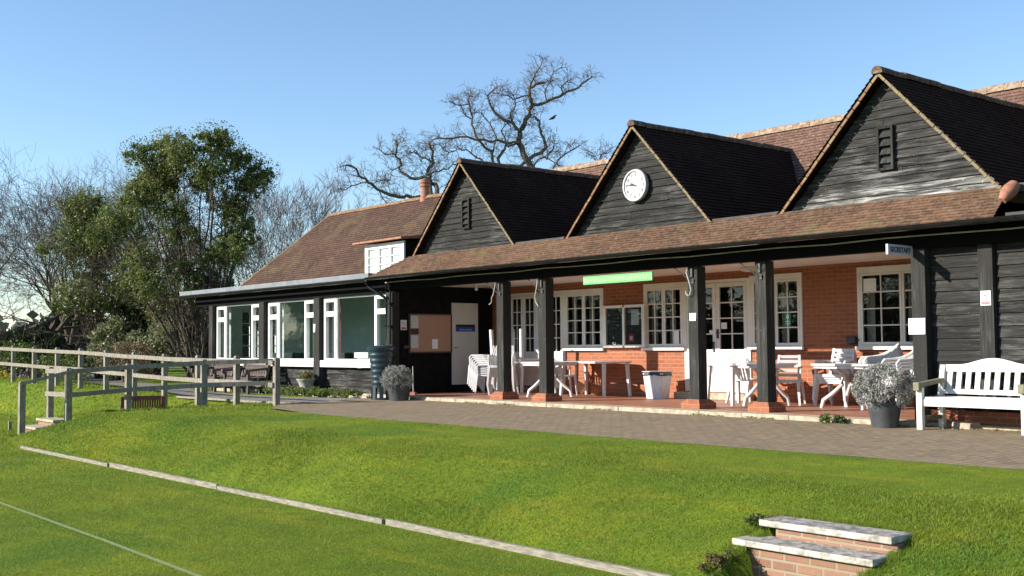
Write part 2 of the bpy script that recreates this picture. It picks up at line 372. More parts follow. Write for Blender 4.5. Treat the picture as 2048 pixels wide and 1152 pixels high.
def ground(X,Y,carve=True):
    X=np.asarray(X,float); Y=np.asarray(Y,float)
    d=sdist(X,Y,FOOT); t=np.clip(d,0,9)/(1.5+(.38*np.sin(X*.75+.6)+.20*np.sin(X*1.9))*sm((X+20)/2)*sm((-6.2-X)/1.2)); f=(1+t-np.sqrt((1-t)**2+.02))/2
    f=f*sm(d/.35)**.5
    hi=-.13+.10*sm((-25.5-X)/3)*1.0*(1-.9*sm((Y-11.3)/2)) + .16*sm((-27-X)/8)*(1-.9*sm((Y-11.3)/2)) +.03*sm((Y-12)/3)
    hi=hi+.028*(1-sm((Y-10.02)/.15))
    und=.030*np.sin(X*.9+1.2)*np.sin(Y*1.3)+.035*np.sin(X*1.15+Y*.6)*np.exp(-((Y-7.3)/.8)**2)*(X<-6.3)+.02*np.sin(X*2.3)*np.cos(Y*1.9+.4)
    z=LOW+(hi-LOW)*f+und*np.clip(d/.6,0,1)*(1-sm((Y-8.3)/1.2))
    z=z-.05*sm((-23.8-X)/1)*(d<0)*0
    z=z-.10*np.exp(-((X+24.6)/1.0)**2-((Y-9.7)/1.0)**2)
    if carve:
        z=np.where((X>-5.27)&(X<-4.27)&(Y>6.0)&(Y<6.92),-.72,z)
        z=np.where((X>-23.7)&(X<-22.62)&(Y>6.7)&(Y<7.62),-.72,z)
    z=np.where((X<-18)|(X>3),z,z)
    bl=(X>-31)&(X<3)&(Y>14.0)&(Y<30); z=np.where(bl,-.3,z)
    return z
def axis(segs):
    o=[]
    for a,b,s in segs: o+=list(np.arange(a,b,s))
    return np.array(o+[segs[-1][1]])
gx=axis([(-700,-60,20),(-60,-26,.4),(-26,-21.5,.1),(-21.5,-6,.15),(-6,-3.6,.06),(-3.6,4,.3),(4,300,16)])
gy=axis([(-300,0,12),(0,5.6,.3),(5.6,8,.06),(8,12,.12),(12,30,.8),(30,900,20)])
GX,GY=np.meshgrid(gx,gy,indexing='ij'); GZ=ground(GX,GY)
nx,ny=GX.shape; idx=np.arange(nx*ny).reshape(nx,ny)
F=np.stack([idx[:-1,:-1],idx[1:,:-1],idx[1:,1:],idx[:-1,1:]],-1).reshape(-1,4)
lawn=mesh_np('lawn',np.stack([GX,GY,GZ],-1).reshape(-1,3),F,M['lawn'],smooth=True); tag(lawn,'green mown lawn with a bank up to the pavilion terrace','lawn',kind='structure')

def strip_sheet(name, lower, upper, mat, dz, n=120, k=14):
    """sheet between two polylines of equal length, laid on the terrain"""
    def res(pl):
        pl=np.array(pl,float); s=np.r_[0,np.cumsum(np.hypot(*np.diff(pl,axis=0).T))]; q=np.linspace(0,s[-1],n)
        return np.stack([np.interp(q,s,pl[:,0]),np.interp(q,s,pl[:,1])],-1)
    a=res(lower); b=res(upper); t=np.linspace(0,1,k)[None,:,None]; P=a[:,None]*(1-t)+b[:,None]*t
    Z=ground(P[...,0],P[...,1],False)+dz if callable(dz) is False else dz(P[...,0],P[...,1])
    V=np.dstack([P,Z]).reshape(-1,3); ii=np.arange(n*k).reshape(n,k)
    return mesh_np(name,V,np.stack([ii[:-1,:-1],ii[1:,:-1],ii[1:,1:],ii[:-1,1:]],-1).reshape(-1,4),mat)
pave=strip_sheet('paving',[(-20.9,11.25),(-19.6,10.35),(-17.5,9.98),(-13,9.95),(-8,10.02),(4,10.1)],[(-20.9,14.1),(-19.6,14.1),(-17.5,14.1),(-13,14.1),(-8,14.1),(4,14.1)],M['paving'],lambda X,Y:-.105+.035*np.clip((Y-10)/3.7,0,1)+.004*np.sin(X*3.1)*np.cos(Y*4))
tag(pave,'worn grey brown block paving terrace','paving',kind='structure')
path=strip_sheet('path',[(-20.7,11.4),(-24,11.75),(-28,11.7),(-36,11.8),(-50,12.5),(-75,14)],[(-20.7,14.1),(-24,13.1),(-28,13.1),(-36,14.6),(-50,18),(-75,24)],M['path'],.012,160,16)
tag(path,'grey path running past the wing','path',kind='structure')
mb=MB(); pts=[(-45,3.8),(-14.6,3.70),(-13.2,3.68),(-10,3.65),(-7.9,3.60),(-2,3.45)]
for (x0,y0),(x1,y1) in zip(pts,pts[1:]): mb.quad((x0,y0-.022,LOW+.012),(x1,y1-.022,LOW+.012),(x1,y1+.022,LOW+.012),(x0,y0+.022,LOW+.012))
def _line():
    t=NT('faded white lawn paint'); f=t.ramp(t.noise(30,6,None,.8),.35,.65); t.color(t.mix(f,(.27,.31,.18),(.15,.20,.04))); t.rough(.95,.1); return t.m
tag(mb.build('lawn_line',_line()),'faded white line painted on the lower lawn','line marking',kind='structure')

# ------------------------------------------------------------------ grass blades
rng=np.random.default_rng(3)
def blades(name, n, xr, yr, hfun, wmul=1.0, seed=0, dens=True, mat='blade'):
    g=np.random.default_rng(seed)
    X=g.uniform(*xr,n*5); Y=g.uniform(*yr,n*5); D=np.hypot(X,Y)
    # inside the view cone, thinning out with distance
    fx,fy=-math.sin(YAW),math.cos(YAW); dep=X*fx+Y*fy; lat=X*fy-Y*fx
    ok=(dep>3)&(np.abs(lat)<dep*.48+.3)&(g.uniform(0,1,len(X))<np.clip((7.0/D)**1.3,0,1))
    ok&=~((Y>9.93)&(Y<14.3)&(X>-19.2)&(X<5)); ok&=~((X>-5.30)&(X<-4.25)&(Y>6.0)&(Y<7.08)); ok&=~((X>-23.75)&(X<-22.55)&(Y>6.6)&(Y<7.7))
    ok&=~((Y>5.955)&(Y<6.045)&(X>-20.2)&(X<-5.4)); ok&=~((np.abs(Y-3.67)<.02)&(g.uniform(0,1,len(X))<.75))
    X=X[ok][:n]; Y=Y[ok][:n]; Z=ground(X,Y,False); k=len(X); D=np.hypot(X,Y)
    h=hfun(X,Y)*g.uniform(.5,1.25,k); w=(.0012+.00026*D)*wmul*g.uniform(.7,1.3,k)
    a=g.uniform(0,2*np.pi,k); l=g.normal(0,.55,(k,2))*h[:,None]
    B=np.stack([X,Y,Z-.004],-1); dx=np.stack([np.cos(a)*w,np.sin(a)*w,np.zeros(k)],-1)
    T=B+np.stack([l[:,0],l[:,1],h],-1)
    V=np.stack([B-dx,B+dx,T],1).reshape(-1,3); return mesh_np(name,V,np.arange(3*k).reshape(-1,3),M[mat])
def hmow(X,Y): return np.full(len(X),.010)+.0006*np.hypot(X,Y)
def hbank(X,Y):
    return (.014+.0006*np.hypot(X,Y)+.014*sm((np.sin(X*1.3)+np.cos(Y*2.1+X*.7))/2))*(.45+.55*sm((8.6-Y)/1.0))
tag(blades('lawn_grass',300000,(-24,0),(2.5,6.0),hmow,seed=1),'short mown grass of the lower lawn','grass',kind='stuff')
tag(blades('bank_grass',420000,(-28,0),(6.02,10.0),hbank,seed=2),'rougher grass on the bank below the terrace','grass',kind='stuff')
tag(blades('verge_grass',60000,(-44,-19.5),(6.0,11.6),lambda X,Y:np.full(len(X),.05),1.3,seed=4),'grass beside the timber fences','grass',kind='stuff')

# ------------------------------------------------------------------ edging boards
bx=[(-20.35,-16.27,0,.0),(-16.2,-12.72,.01,.012),(-12.67,-9.11,-.005,.0),(-9.05,-5.45,.0,.006)]
lab=['weathered grey edging board at the foot of the bank, farthest piece','grey edging board at the foot of the bank, second piece from the far end','grey edging board at the foot of the bank, third piece from the far end','grey edging board at the foot of the bank, nearest piece by the brick steps']
for i,(a,b,dy,dz) in enumerate(bx):
    mb=MB(); n=12
    for k in range(n):
        x0=a+(b-a)*k/n; x1=a+(b-a)*(k+1)/n
        if k==0: top=-.590+dz
        t2=-.590+dz+random.uniform(-.004,.004)
        mb.add([(x0,5.982+dy,-.70),(x1,5.982+dy,-.70),(x1,6.018+dy,-.70),(x0,6.018+dy,-.70),(x0,5.982+dy,top),(x1,5.982+dy,t2),(x1,6.018+dy,t2),(x0,6.018+dy,top)],[(0,1,5,4),(4,5,6,7),(2,3,7,6)]+([(0,4,7,3)] if k==0 else [])+([(1,2,6,5)] if k==n-1 else [])); top=t2
    o=mb.build('edging_board',M['edge_board']); tag(o,lab[i],'board','edging boards along the lower lawn')

mb=MB(); mb.bar((-26.4,11.42,-.12),(-23.6,11.46,-.115),.07,.05); mb.bar((-23.57,11.46,-.12),(-20.9,11.52,-.11),.07,.05); o=mb.build('path_edging',M['edge_board'],None,.008); tag(o,'low pale stone edging between the path and the fence posts','edging')
# ------------------------------------------------------------------ brick steps
def slab_mat():
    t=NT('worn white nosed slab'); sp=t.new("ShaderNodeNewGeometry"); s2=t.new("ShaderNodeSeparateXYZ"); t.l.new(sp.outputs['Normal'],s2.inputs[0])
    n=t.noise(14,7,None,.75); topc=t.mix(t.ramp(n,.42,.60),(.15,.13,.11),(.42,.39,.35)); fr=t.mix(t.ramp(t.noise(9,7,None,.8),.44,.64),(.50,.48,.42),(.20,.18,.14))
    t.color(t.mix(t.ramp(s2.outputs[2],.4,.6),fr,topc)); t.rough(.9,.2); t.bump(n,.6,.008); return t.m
M['slab']=slab_mat()
st=empty('brick_steps',(-4.75,6.75,-.64),0,'short flight of brick steps with white nosed stone treads in the near grass bank','steps')
mb=MB(); mb.box((-5.27,6.64,-.72),(-4.26,6.86,-.428)); mb.box((-5.2,6.862,-.72),(-4.2,7.02,-.308)); mb.build('riser',M['brick_step'],st,.006)
MB().box((-5.39,6.59,-.426),(-4.22,6.88,-.378)).build('tread',M['slab'],st,.008)
MB().box((-5.32,6.82,-.306),(-4.22,7.10,-.258)).build('tread',M['slab'],st,.008)
st=empty('garden_steps',(-23.1,7.1,-.64),0,'small stone steps up from the lower lawn beside the sloping handrail','steps')
mb=MB(); mb.box((-23.66,6.98,-.72),(-22.66,7.3,-.50)); mb.box((-23.66,7.3,-.72),(-22.66,7.64,-.37)); mb.build('riser',M['brick_step'],st,.006)
MB().box((-23.68,6.94,-.50),(-22.64,7.3,-.45)).build('tread',M['kerb'],st,.008); MB().box((-23.68,7.26,-.37),(-22.64,7.64,-.32)).build('tread',M['kerb'],st,.008)

g=np.random.default_rng(8); q=[]
for (x0,y0,x1,y1,n) in ((-5.42,6.5,-5.40,7.1,900),(-5.36,7.11,-4.18,7.13,1300),(-4.22,6.45,-4.17,7.1,1300),(-5.31,6.05,-5.28,6.62,800),(-4.27,6.05,-4.24,6.6,800)):
    q.append(np.stack([g.uniform(x0,x1,n)+g.normal(0,.018,n),g.uniform(y0,y1,n)+g.normal(0,.012,n)],-1))
q=np.concatenate(q); k=len(q); Zq=ground(q[:,0],q[:,1],False); hq=g.uniform(.02,.055,k); aq=g.uniform(0,6.28,k); wq=g.uniform(.0014,.0026,k)
B_=np.stack([q[:,0],q[:,1],Zq-.01],-1); dxq=np.stack([np.cos(aq)*wq,np.sin(aq)*wq,np.zeros(k)],-1); T_=B_+np.stack([g.normal(0,.5,k)*hq,g.normal(0,.5,k)*hq,hq],-1)
o=mesh_np('tuft_grass',np.stack([B_-dxq,B_+dxq,T_],1).reshape(-1,3),np.arange(3*k).reshape(-1,3),M['blade']); tag(o,'long grass tufts growing round the near brick steps','grass',kind='stuff')
# ------------------------------------------------------------------ clubhouse
D=14.13
CB=empty('clubhouse',(-15.0,14.0,0),0,'long low brick and black weatherboarded clubhouse with three tall gables over its veranda','building')
# floor and kerb
MB().box((-20.96,14.04,-.30),(-8.1,16.95,0)).build('veranda_floor',M['floor'],CB)
mb=MB(); x=-20.9
while x<-8.2:
    w=random.uniform(.85,.95); mb.box((x,13.74+random.uniform(-.006,.006),-.30),(min(x+w-.008,-8.1),14.036,-.002+random.uniform(-.003,.001))); x+=w
mb.build('kerb',M['kerb'],CB,.008)
# back wall with openings
def wall_xz(mb,x0,x1,z0,z1,Y,ops,depth=.12):
    xs=sorted({x0,x1,*[o[0] for o in ops],*[o[1] for o in ops]})
    for a,b in zip(xs,xs[1:]):
        zz=z0
        for o in sorted([o for o in ops if o[0]<=a+1e-6 and o[1]>=b-1e-6],key=lambda o:o[2]):
            if o[2]>zz: mb.quad((a,Y,zz),(b,Y,zz),(b,Y,o[2]),(a,Y,o[2]))
            zz=o[3]
        if zz<z1: mb.quad((a,Y,zz),(b,Y,zz),(b,Y,z1),(a,Y,z1))
    for o in ops:
        a,b,c,d=o; y2=Y+depth
        mb.quad((a,Y,c),(a,Y,d),(a,y2,d),(a,y2,c)); mb.quad((b,Y,c),(b,y2,c),(b,y2,d),(b,Y,d)); mb.quad((a,Y,c),(a,y2,c),(b,y2,c),(b,Y,c)); mb.quad((a,Y,d),(b,Y,d),(b,y2,d),(a,y2,d))
YB=16.9
ops=[(-20.3,-18.38,.12,2.27),(-18.38,-17.16,.98,2.27),(-15.98,-14.89,.98,2.29),(-14.89,-13.27,.14,2.29),(-13.27,-12.11,.98,2.32),(-10.98,-9.3,.98,2.34)]
mb=MB(); wall_xz(mb,-20.96,-8.1,-.02,2.62,YB,ops); 
for a,b in ((-20.96,-20.32),(-18.36,-14.91),(-13.25,-8.1)): mb.box((a,YB-.035,-.02),(b,YB-.003,.24))
mb.box((-16.0,YB-.16,.0),(-15.78,YB-.037,.93))if False else None
mb.build('brick_wall',M['brick'],CB)
# room lining behind the glass
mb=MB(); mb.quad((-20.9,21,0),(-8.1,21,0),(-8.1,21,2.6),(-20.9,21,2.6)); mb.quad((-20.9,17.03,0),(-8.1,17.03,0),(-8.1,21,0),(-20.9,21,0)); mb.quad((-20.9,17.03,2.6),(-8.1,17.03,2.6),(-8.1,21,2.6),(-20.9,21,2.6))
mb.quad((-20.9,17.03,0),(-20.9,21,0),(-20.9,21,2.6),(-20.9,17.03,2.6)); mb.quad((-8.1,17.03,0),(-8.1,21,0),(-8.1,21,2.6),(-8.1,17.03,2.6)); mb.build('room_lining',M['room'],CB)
# ceiling of the veranda
MB().box((-20.96,14.31,2.43),(-8.1,YB,2.47)).build('ceiling',M['ceiling'],CB)
def glazed_leaf(mb, gb, x0,x1,z0,z1,Y,cols,rows,st=.05,bar=.022,zb=None,th=.045):
    """stiles, rails and glazing bars; zb = bottom of the glass"""
    zb=z0+st if zb is None else zb
    mb.box((x0,Y-th,z0),(x0+st,Y,z1)); mb.box((x1-st,Y-th,z0),(x1,Y,z1)); mb.box((x0+st,Y-th+.001,z1-st),(x1-st,Y-.001,z1)); mb.box((x0+st,Y-th+.001,z0),(x1-st,Y-.001,zb))
    a,b,c,d=x0+st,x1-st,zb,z1-st
    for i in range(1,cols):
        x=a+(b-a)*i/cols; mb.box((x-bar/2,Y-th+.008,c),(x+bar/2,Y-.012,d))
    for j in range(1,rows):
        z=c+(d-c)*j/rows
        for i in range(cols):
            xa=a+(b-a)*i/cols+(bar/2 if i else 0); xb=a+(b-a)*(i+1)/cols-(bar/2 if i<cols-1 else 0)
            mb.box((xa,Y-th+.009,z-bar/2),(xb,Y-.013,z+bar/2))
    gb.quad((a,Y-.02,c),(b,Y-.02,c),(b,Y-.02,d),(a,Y-.02,d))
def add_window(x0,x1,z0,z1,n,cols,rows,Y=YB,fr=.055,curt=True):
    mb=MB(); gb=MB(); Yf=Y+.02
    mb.box((x0,Y-.03,z0),(x0+fr,Y+.06,z1)); mb.box((x1-fr,Y-.03,z0),(x1,Y+.06,z1)); mb.box((x0+fr,Y-.029,z1-fr-.05),(x1-fr,Y+.06,z1)); mb.box((x0+fr,Y-.029,z0),(x1-fr,Y+.06,z0+.04))
    a=x0+fr; w=(x1-x0-2*fr)/n
    for i in range(n): glazed_leaf(mb,gb,a+w*i+.003,a+w*(i+1)-.003,z0+.043,z1-fr-.053,Y+.015,cols,rows,.042)
    o=mb.build('window',M['white'],CB,.004)
    g=gb.build('pane',M['glass_old'],o); MB().box((x0-.03,Y-.09,z0-.045),(x1+.03,Y-.031,z0+.012)).build('sill',M['white'],o,.006)
    if curt:
        cb=MB()
        for i in range(n):
            ca=a+w*i+.02
            for k in range(5):
                xx=ca+k*.03; cb.quad((xx,Y+.14+.015*(k%2),z0),(xx+.03,Y+.14+.015*((k+1)%2),z0),(xx+.03,Y+.14+.015*((k+1)%2),z1-.06),(xx,Y+.14+.015*(k%2),z1-.06))
        cb.build('curtain',M['curtain'],o)
    return o
wA=add_window(-18.38,-17.16,.98,2.27,2,2,4); wB=add_window(-15.98,-14.89,.98,2.29,2,2,4); wC=add_window(-13.27,-12.11,.98,2.32,2,2,4); wD=add_window(-10.98,-9.3,.98,2.34,2,2,4)
def add_doors(x0,x1,z1,n,rows,zbg,Y=YB,z0=.13):
    mb=MB(); fr=.06
    mb.box((x0,Y-.03,z0),(x0+fr,Y+.06,z1)); mb.box((x1-fr,Y-.03,z0),(x1,Y+.06,z1)); mb.box((x0+fr,Y-.029,z1-fr),(x1-fr,Y+.06,z1))
    f=mb.build('door_frame',M['white'],CB,.004); a=x0+fr; w=(x1-x0-2*fr)/n; out=[]
    for i in range(n):
        mb=MB(); gb=MB(); xa=a+w*i+.004; xb=a+w*(i+1)-.004
        glazed_leaf(mb,gb,xa,xb,z0+.01,z1-fr-.006,Y+.015,2,rows,.085 if n==2 else .07,.022,zbg)
        # raised lower panels
        mid=(xa+xb)/2
        for pa,pb in ((xa+.1,mid-.03),(mid+.03,xb-.1)): 
            if pb-pa>.06: mb.box((pa,Y-.042,z0+.16),(pb,Y-.031,zbg-.14))
        o=mb.build('door',M['white_bright'],CB,.004); gb.build('pane',M['glass_old'],o); out.append((o,xa,xb))
    return out
dA=add_doors(-20.3,-18.38,2.27,4,4,.92); dC=add_doors(-14.89,-13.27,2.29,2,4,.95)
o,xa,xb=dC[1]
mb=MB(); mb.box((xa+.02,YB-.05,1.16),(xa+.06,YB-.032,1.34)); mb.tube([(xa+.04,YB-.05,1.27),(xa+.04,YB-.09,1.27),(xa+.13,YB-.09,1.27)],.009,6); mb.build('handle',M['iron'],o)
mb=MB(); mb.tube([((xa+xb)/2,YB-.03,.78),((xa+xb)/2,YB-.07,.72),((xa+xb)/2,YB-.03,.66)],.008,6); mb.build('knocker',M['iron'],o)
mb=MB(); mb.box((dC[0][2]-.07,YB-.05,.9),(dC[0][2]-.04,YB-.032,1.1)); mb.build('handle',M['iron'],dC[0][0])
MB().box((-14.95,YB-.30,0.001),(-13.2,YB+.06,.125)).build('door_step',M['kerb'],CB,.01)
MB().box((-20.34,YB-.12,0.001),(-18.3,YB+.06,.115)).build('door_step',M['kerb'],CB,.01)
# notices behind the glass
def sheet(name,x0,x1,z0,z1,Y,mat,parent,label=None):
    o=MB().box((x0,Y-.004,z0),(x1,Y,z1)).build(name,mat,parent); 
    if label: o['label']=label
    return o
M['green_sign']=plain('green safety sign',(.02,.20,.12),(.02,.18,.11),.5)
M['red_print']=plain('red print',(.60,.05,.07),(.55,.06,.08),.5)
sheet('sticker',-15.50,-15.38,1.33,1.50,YB-.012,M['green_sign'],wB,'green safety sticker'); sheet('sticker',-15.49,-15.39,1.24,1.31,YB-.012,M['paper'],wB)
sheet('sticker',-15.17,-15.04,1.06,1.32,YB-.012,M['paper'],wB)
s=sheet('sticker',-12.50,-12.36,1.35,1.60,YB-.012,M['green_sign'],wC,'green sticker with white cross mark')
mb=MB(); mb.box((-12.455,YB-.019,1.50),(-12.405,YB-.0165,1.56)); mb.box((-12.47,YB-.019,1.40),(-12.39,YB-.0165,1.42)); mb.box((-12.47,YB-.019,1.44),(-12.39,YB-.0165,1.46)); mb.build('mark',M['paper'],s) 
sheet('sticker',-10.86,-10.62,1.90,2.14,YB-.012,M['paper'],wD)
sheet('sticker',-14.50,-14.40,1.42,1.52,YB-.012,M['red_print'],dC[0][0]); sheet('sticker',-13.97,-13.83,1.34,1.46,YB-.012,M['curtain_w'],dC[1][0])
sheet('sticker',-14.26,-14.18,1.24,1.32,YB-.012,M['paper'],dC[0][0])

# posts with brick plinths
for (x,nm) in ((-17.33,1),(-16.06,1),(-12.31,1),(-10.93,1)):
    o=MB().box((x-.105,14.17,.15),(x+.105,14.38,2.335)).build('post',M['post'],CB,.008)
    mb=MB(); mb.box((x-.20,14.06,.0015),(x+.20,14.48,.085)); 
    mb.add([(x-.20,14.06,.085),(x+.20,14.06,.085),(x+.20,14.48,.085),(x-.20,14.48,.085),(x-.13,14.13,.149),(x+.13,14.13,.149),(x+.13,14.41,.149),(x-.13,14.41,.149)],[(4,5,6,7),(0,1,5,4),(1,2,6,5),(2,3,7,6),(3,0,4,7)])
    mb.build('plinth',M['brick'],o)
for x,w in ((-8.24,.105),(-30.2,.12),(-27.14,.14),(-24.27,.14),(-21.07,.13)):
    MB().box((x-w,14.03 if x<-20 else 14.13,-.14),(x+w,14.22 if x<-20 else 14.34,2.335 if x>-20 else 2.27)).build('post',M['post'],CB,.008)
# beam, fascia, cable
MB().box((-21.25,14.10,2.336),(-3,14.31,2.60)).build('beam',M['beam'],CB,.006)
MB().box((-31.3,14.08,2.262),(-21.26,14.2,2.58)).build('beam',M['beam'],CB,.006)
MB().box((-21.3,13.70,2.60),(-3,14.4,2.615)).build('soffit',M['beam'],CB)
mb=MB(); mb.tube([(-21.3+i*.9,14.085,2.50+.012*math.sin(i*2.3)) for i in range(21)],.011,6); mb.build('cable',M['cord'],CB)
def gutter(x0,x1,Y,z,r=.062):
    mb=MB(); n=9; k=max(2,int((x1-x0)/2.0)+1); xs=[x0+(x1-x0)*i/(k-1) for i in range(k)]
    for rr in (r,r-.007):
        b=len(mb.v)
        for x in xs:
            for j in range(n):
                th=math.pi+math.pi*j/(n-1); mb.v.append((x,Y+rr*math.cos(th),z+rr*math.sin(th)))
        for i in range(k-1):
            for j in range(n-1): mb.f.append((b+i*n+j,b+i*n+j+1,b+(i+1)*n+j+1,b+(i+1)*n+j))
    for s in (-1,1): mb.tube([(x0,Y+s*(r-.002),z),(x1,Y+s*(r-.002),z)],.006,6)
    return mb.build('gutter',M['gutter'],CB)
gutter(-21.4,-3,13.655,2.60); gutter(-31.6,-21.5,13.69,2.56,.05)
mb=MB(); mb.tube([(-21.55,13.72,2.52),(-21.55,13.78,2.42),(-21.1,13.93,2.16),(-21.05,13.95,2.08),(-21.05,13.95,1.1)],.033,10); mb.tube([(-20.93,13.97,2.3),(-20.93,13.97,1.1)],.028,10)
for z in (1.5,2.0): mb.box((-21.1,13.92,z),(-20.88,14.03,z+.03))
mb.build('downpipe',M['gutter'],CB,smooth=True)

# clapboard panels
def boards(mb,xf,z0,z1,Y,pitch,th=.028,rs=1,joint=True):
    """xf(z)->(xl,xr); each board a wedge, thick at the bottom"""
    g=random.Random(rs); z=z0
    while z<z1-.01:
        zt=min(z+pitch,z1); (a,b),(c,d)=xf(z),xf(zt)
        cuts=[0,1]
        if joint and b-a>1.2 and g.random()<.7: cuts=[0,g.uniform(.2,.8),1]
        for u,v in zip(cuts,cuts[1:]):
            L=b-a; e=.0025
            j0=g.uniform(-.006,.006); j1=g.uniform(-.006,.006); y0=Y-th+g.uniform(-.005,.005); y1=Y-th+g.uniform(-.005,.005)
            xa,xb=a+L*u+(e if u else 0),a+L*v-(e if v<1 else 0); xc,xd=c+(d-c)*u+(e if u else 0),c+(d-c)*v-(e if v<1 else 0)
            mb.add([(xa,y0,z-.004+j0),(xb,y1,z-.004+j1),(xb,Y+.012,z+j1),(xa,Y+.012,z+j0),(xc,Y-.004,zt+.004),(xd,Y-.004,zt+.004),(xd,Y+.012,zt+.004),(xc,Y+.012,zt+.004)],[(0,1,5,4),(0,3,2,1),(4,5,6,7),(1,2,6,5),(0,4,7,3)])
        z=zt
    return mb
mb=MB(); mb.box((-8.14,14.29,-.1),(-2.9,14.5,2.34)); mb.build('wall',M['blackwall'],CB)
mb=MB(); boards(mb,lambda z:(-8.125,-7.43),.16,2.33,14.285,.158,rs=3); boards(mb,lambda z:(-7.20,-4.4),.16,2.33,14.285,.158,rs=4); boards(mb,lambda z:(-4.1,-2.9),.16,2.33,14.285,.158,rs=4); mb.build('weatherboard_wall',M['board'],CB)
for x in (-7.315,-4.25): MB().box((x-.10,14.19,.0),(x+.10,14.289,2.335)).build('post',M['post'],CB,.006)
MB().box((-8.14,14.16,-.12),(-2.9,14.29,.14)).build('plinth',M['brick'],CB,.006)
MB().box((-8.14,13.98,-.2),(-2.9,14.158,-.03)).build('kerb',M['kerb'],CB,.01)

# gables
def tile_slope(mb, A,B,Cc,Dd, th=.018, gauge=.1):
    """A,B bottom edge (left,right), Dd,Cc top edge; one wedge per course"""
    A,B,Cc,Dd=[Vector(p) for p in (A,B,Cc,Dd)]
    n=max(2,int(round(((Dd-A).length+(Cc-B).length)/2/gauge))); nrm=(B-A).cross(Dd-A).normalized()
    if nrm.z<0: nrm=-nrm
    ux=(B-A).normalized()
    for i in range(n):
        t0=i/n; t1=(i+1)/n; a=A.lerp(Dd,t0); b=B.lerp(Cc,t0); c=B.lerp(Cc,t1); d=A.lerp(Dd,t1)
        uv=lambda p:((p-A).dot(ux),(p-A).dot((Dd-A-ux*(Dd-A).dot(ux)).normalized()))
        up0=nrm*th; low=nrm*.003
        vs=[a+up0,b+up0,c+low,d+low,a-nrm*.01,b-nrm*.01]
        u0,v0=uv(a); u1,_=uv(b); u2,v1=uv(c); u3,_=uv(d)
        v0=i*.1+.004; v1=(i+1)*.1-.002
        mb.add(vs,[(0,1,2,3),(4,5,1,0)],[[(u0,v0),(u1,v0),(u2,v1),(u3,v1)],[(u0,v0),(u1,v0),(u1,v0+.02),(u0,v0+.02)]])
    return mb
def ridge_tiles(pts, r, name='ridge', parent=CB, mat='ridge', L=.31):
    mb=MB(); p=Vector(pts[0]); q=Vector(pts[1]); d=(q-p); n=max(1,int(d.length/L)); d=d/n; a=d.normalized(); s=a.cross(Vector((0,0,1))).normalized(); u=s.cross(a)
    for i in range(n):
        k=8; vs=[]
        g=random.uniform(-.008,.008); 
        for e,rr in ((0,r*1.04),(.97,r)):
            c=p+d*(i+e)+u*g
            for j in range(k):
                th=-.25+(math.pi+.5)*j/(k-1); vs.append(c+s*rr*math.cos(th)+u*rr*(math.sin(th)-.55))
        fs=[(j,j+1,k+j+1,k+j) for j in range(k-1)]+[tuple(range(k)),tuple(range(2*k-1,k-1,-1))]
        mb.add(vs,fs)
    return mb.build(name,M[mat],parent)
GB=3.06; GA=4.91; HW=1.76; YG=14.32; YF=14.44
gables=[]
for gi,xc in enumerate((-18.72,-13.72,-8.85)):
    if gi==0: xc=-18.72
    slope=(GA-GB)/HW
    xf=lambda z,xc=xc:(xc-(GA-.02-z)/slope+.03, xc+(GA-.02-z)/slope-.03)
    back=MB(); back.prism([(xc-HW+.02,GB-.1),(xc+HW-.02,GB-.1),(xc,GA-.04)],'y',YF+.02,YF+.10)
    g=back.build('gable',M['blackwall'],CB)
    mb=MB(); zs=GB+ (.24 if gi==2 else .12)
    boards(mb,xf,zs,GA-.12,YF+.02,.124,.026,rs=20+gi); mb.build('weatherboard',M['board_grey'] if gi==2 else M['board'],g)
    mb=MB(); boards(mb,xf,GB+.0,zs,YF+.02,(zs-GB)/(2 if gi==2 else 1),.026,rs=30+gi); mb.build('weatherboard',M['board_white'] if gi==2 else M['board'],g)
    MB().box((xc-HW-.02,YG-.05,GB-.024),(xc+HW+.02,YF-.01,GB-.002)).build('flashing',M['clock_rim'] if 'clock_rim' in M else M['mortar'],g,.003)
    # roof slopes, over-sailing the face
    yf=YG-.09
    mb=MB()
    for s in (-1,1):
        A=(xc+s*(HW+.03),yf,GB-.03); Dv=(xc,yf,GA+.03); Bk=(xc+s*(HW+.03),17.0,GB-.03); Ck=(xc,18.9,GA+.03)
        if s<0: tile_slope(mb,Bk,A,Dv,Ck)
        else: tile_slope(mb,A,Bk,Ck,Dv)
    mb.build('roof',M['tile_gable'],g)
    for s in (-1,1):
        mb=MB()
        a=Vector((xc+s*(HW+.01),yf+.03,GB-.055)); b=Vector((xc,yf+.03,GA-.02)); n=17
        for k in range(n):
            p=a.lerp(b,k/n); q=a.lerp(b,(k+.93)/n); j=random.uniform(-.005,.005); mb.bar(p+Vector((0,j,j)),q+Vector((0,j,-j)),.040,random.uniform(.016,.024),(-s*1,0,1))
        mb.build('verge',M['mortar'] if s>0 else M['ridge_wing'],g)
    ridge_tiles([(xc,yf-.01,GA+.055),(xc,18.85,GA+.055)],.085,'ridge',g,'ridge_dark')
    if gi!=1:
        lv=MB(); x0=xc-.10; 
        lv.box((x0-.035,YF-.055,3.52),(x0,YF-.008,4.16)); lv.box((x0+.19,YF-.055,3.52),(x0+.225,YF-.008,4.16)); lv.box((x0,YF-.05,4.12),(x0+.19,YF-.008,4.16)); lv.box((x0,YF-.05,3.52),(x0+.19,YF-.008,3.555))
        for k in range(4): lv.add([(x0,YF-.05,3.62+k*.125),(x0+.19,YF-.05,3.62+k*.125),(x0+.19,YF-.012,3.70+k*.125),(x0,YF-.012,3.70+k*.125)],[(0,1,2,3)])
        lv.build('louvre',M['post'],g)
    gables.append(g)
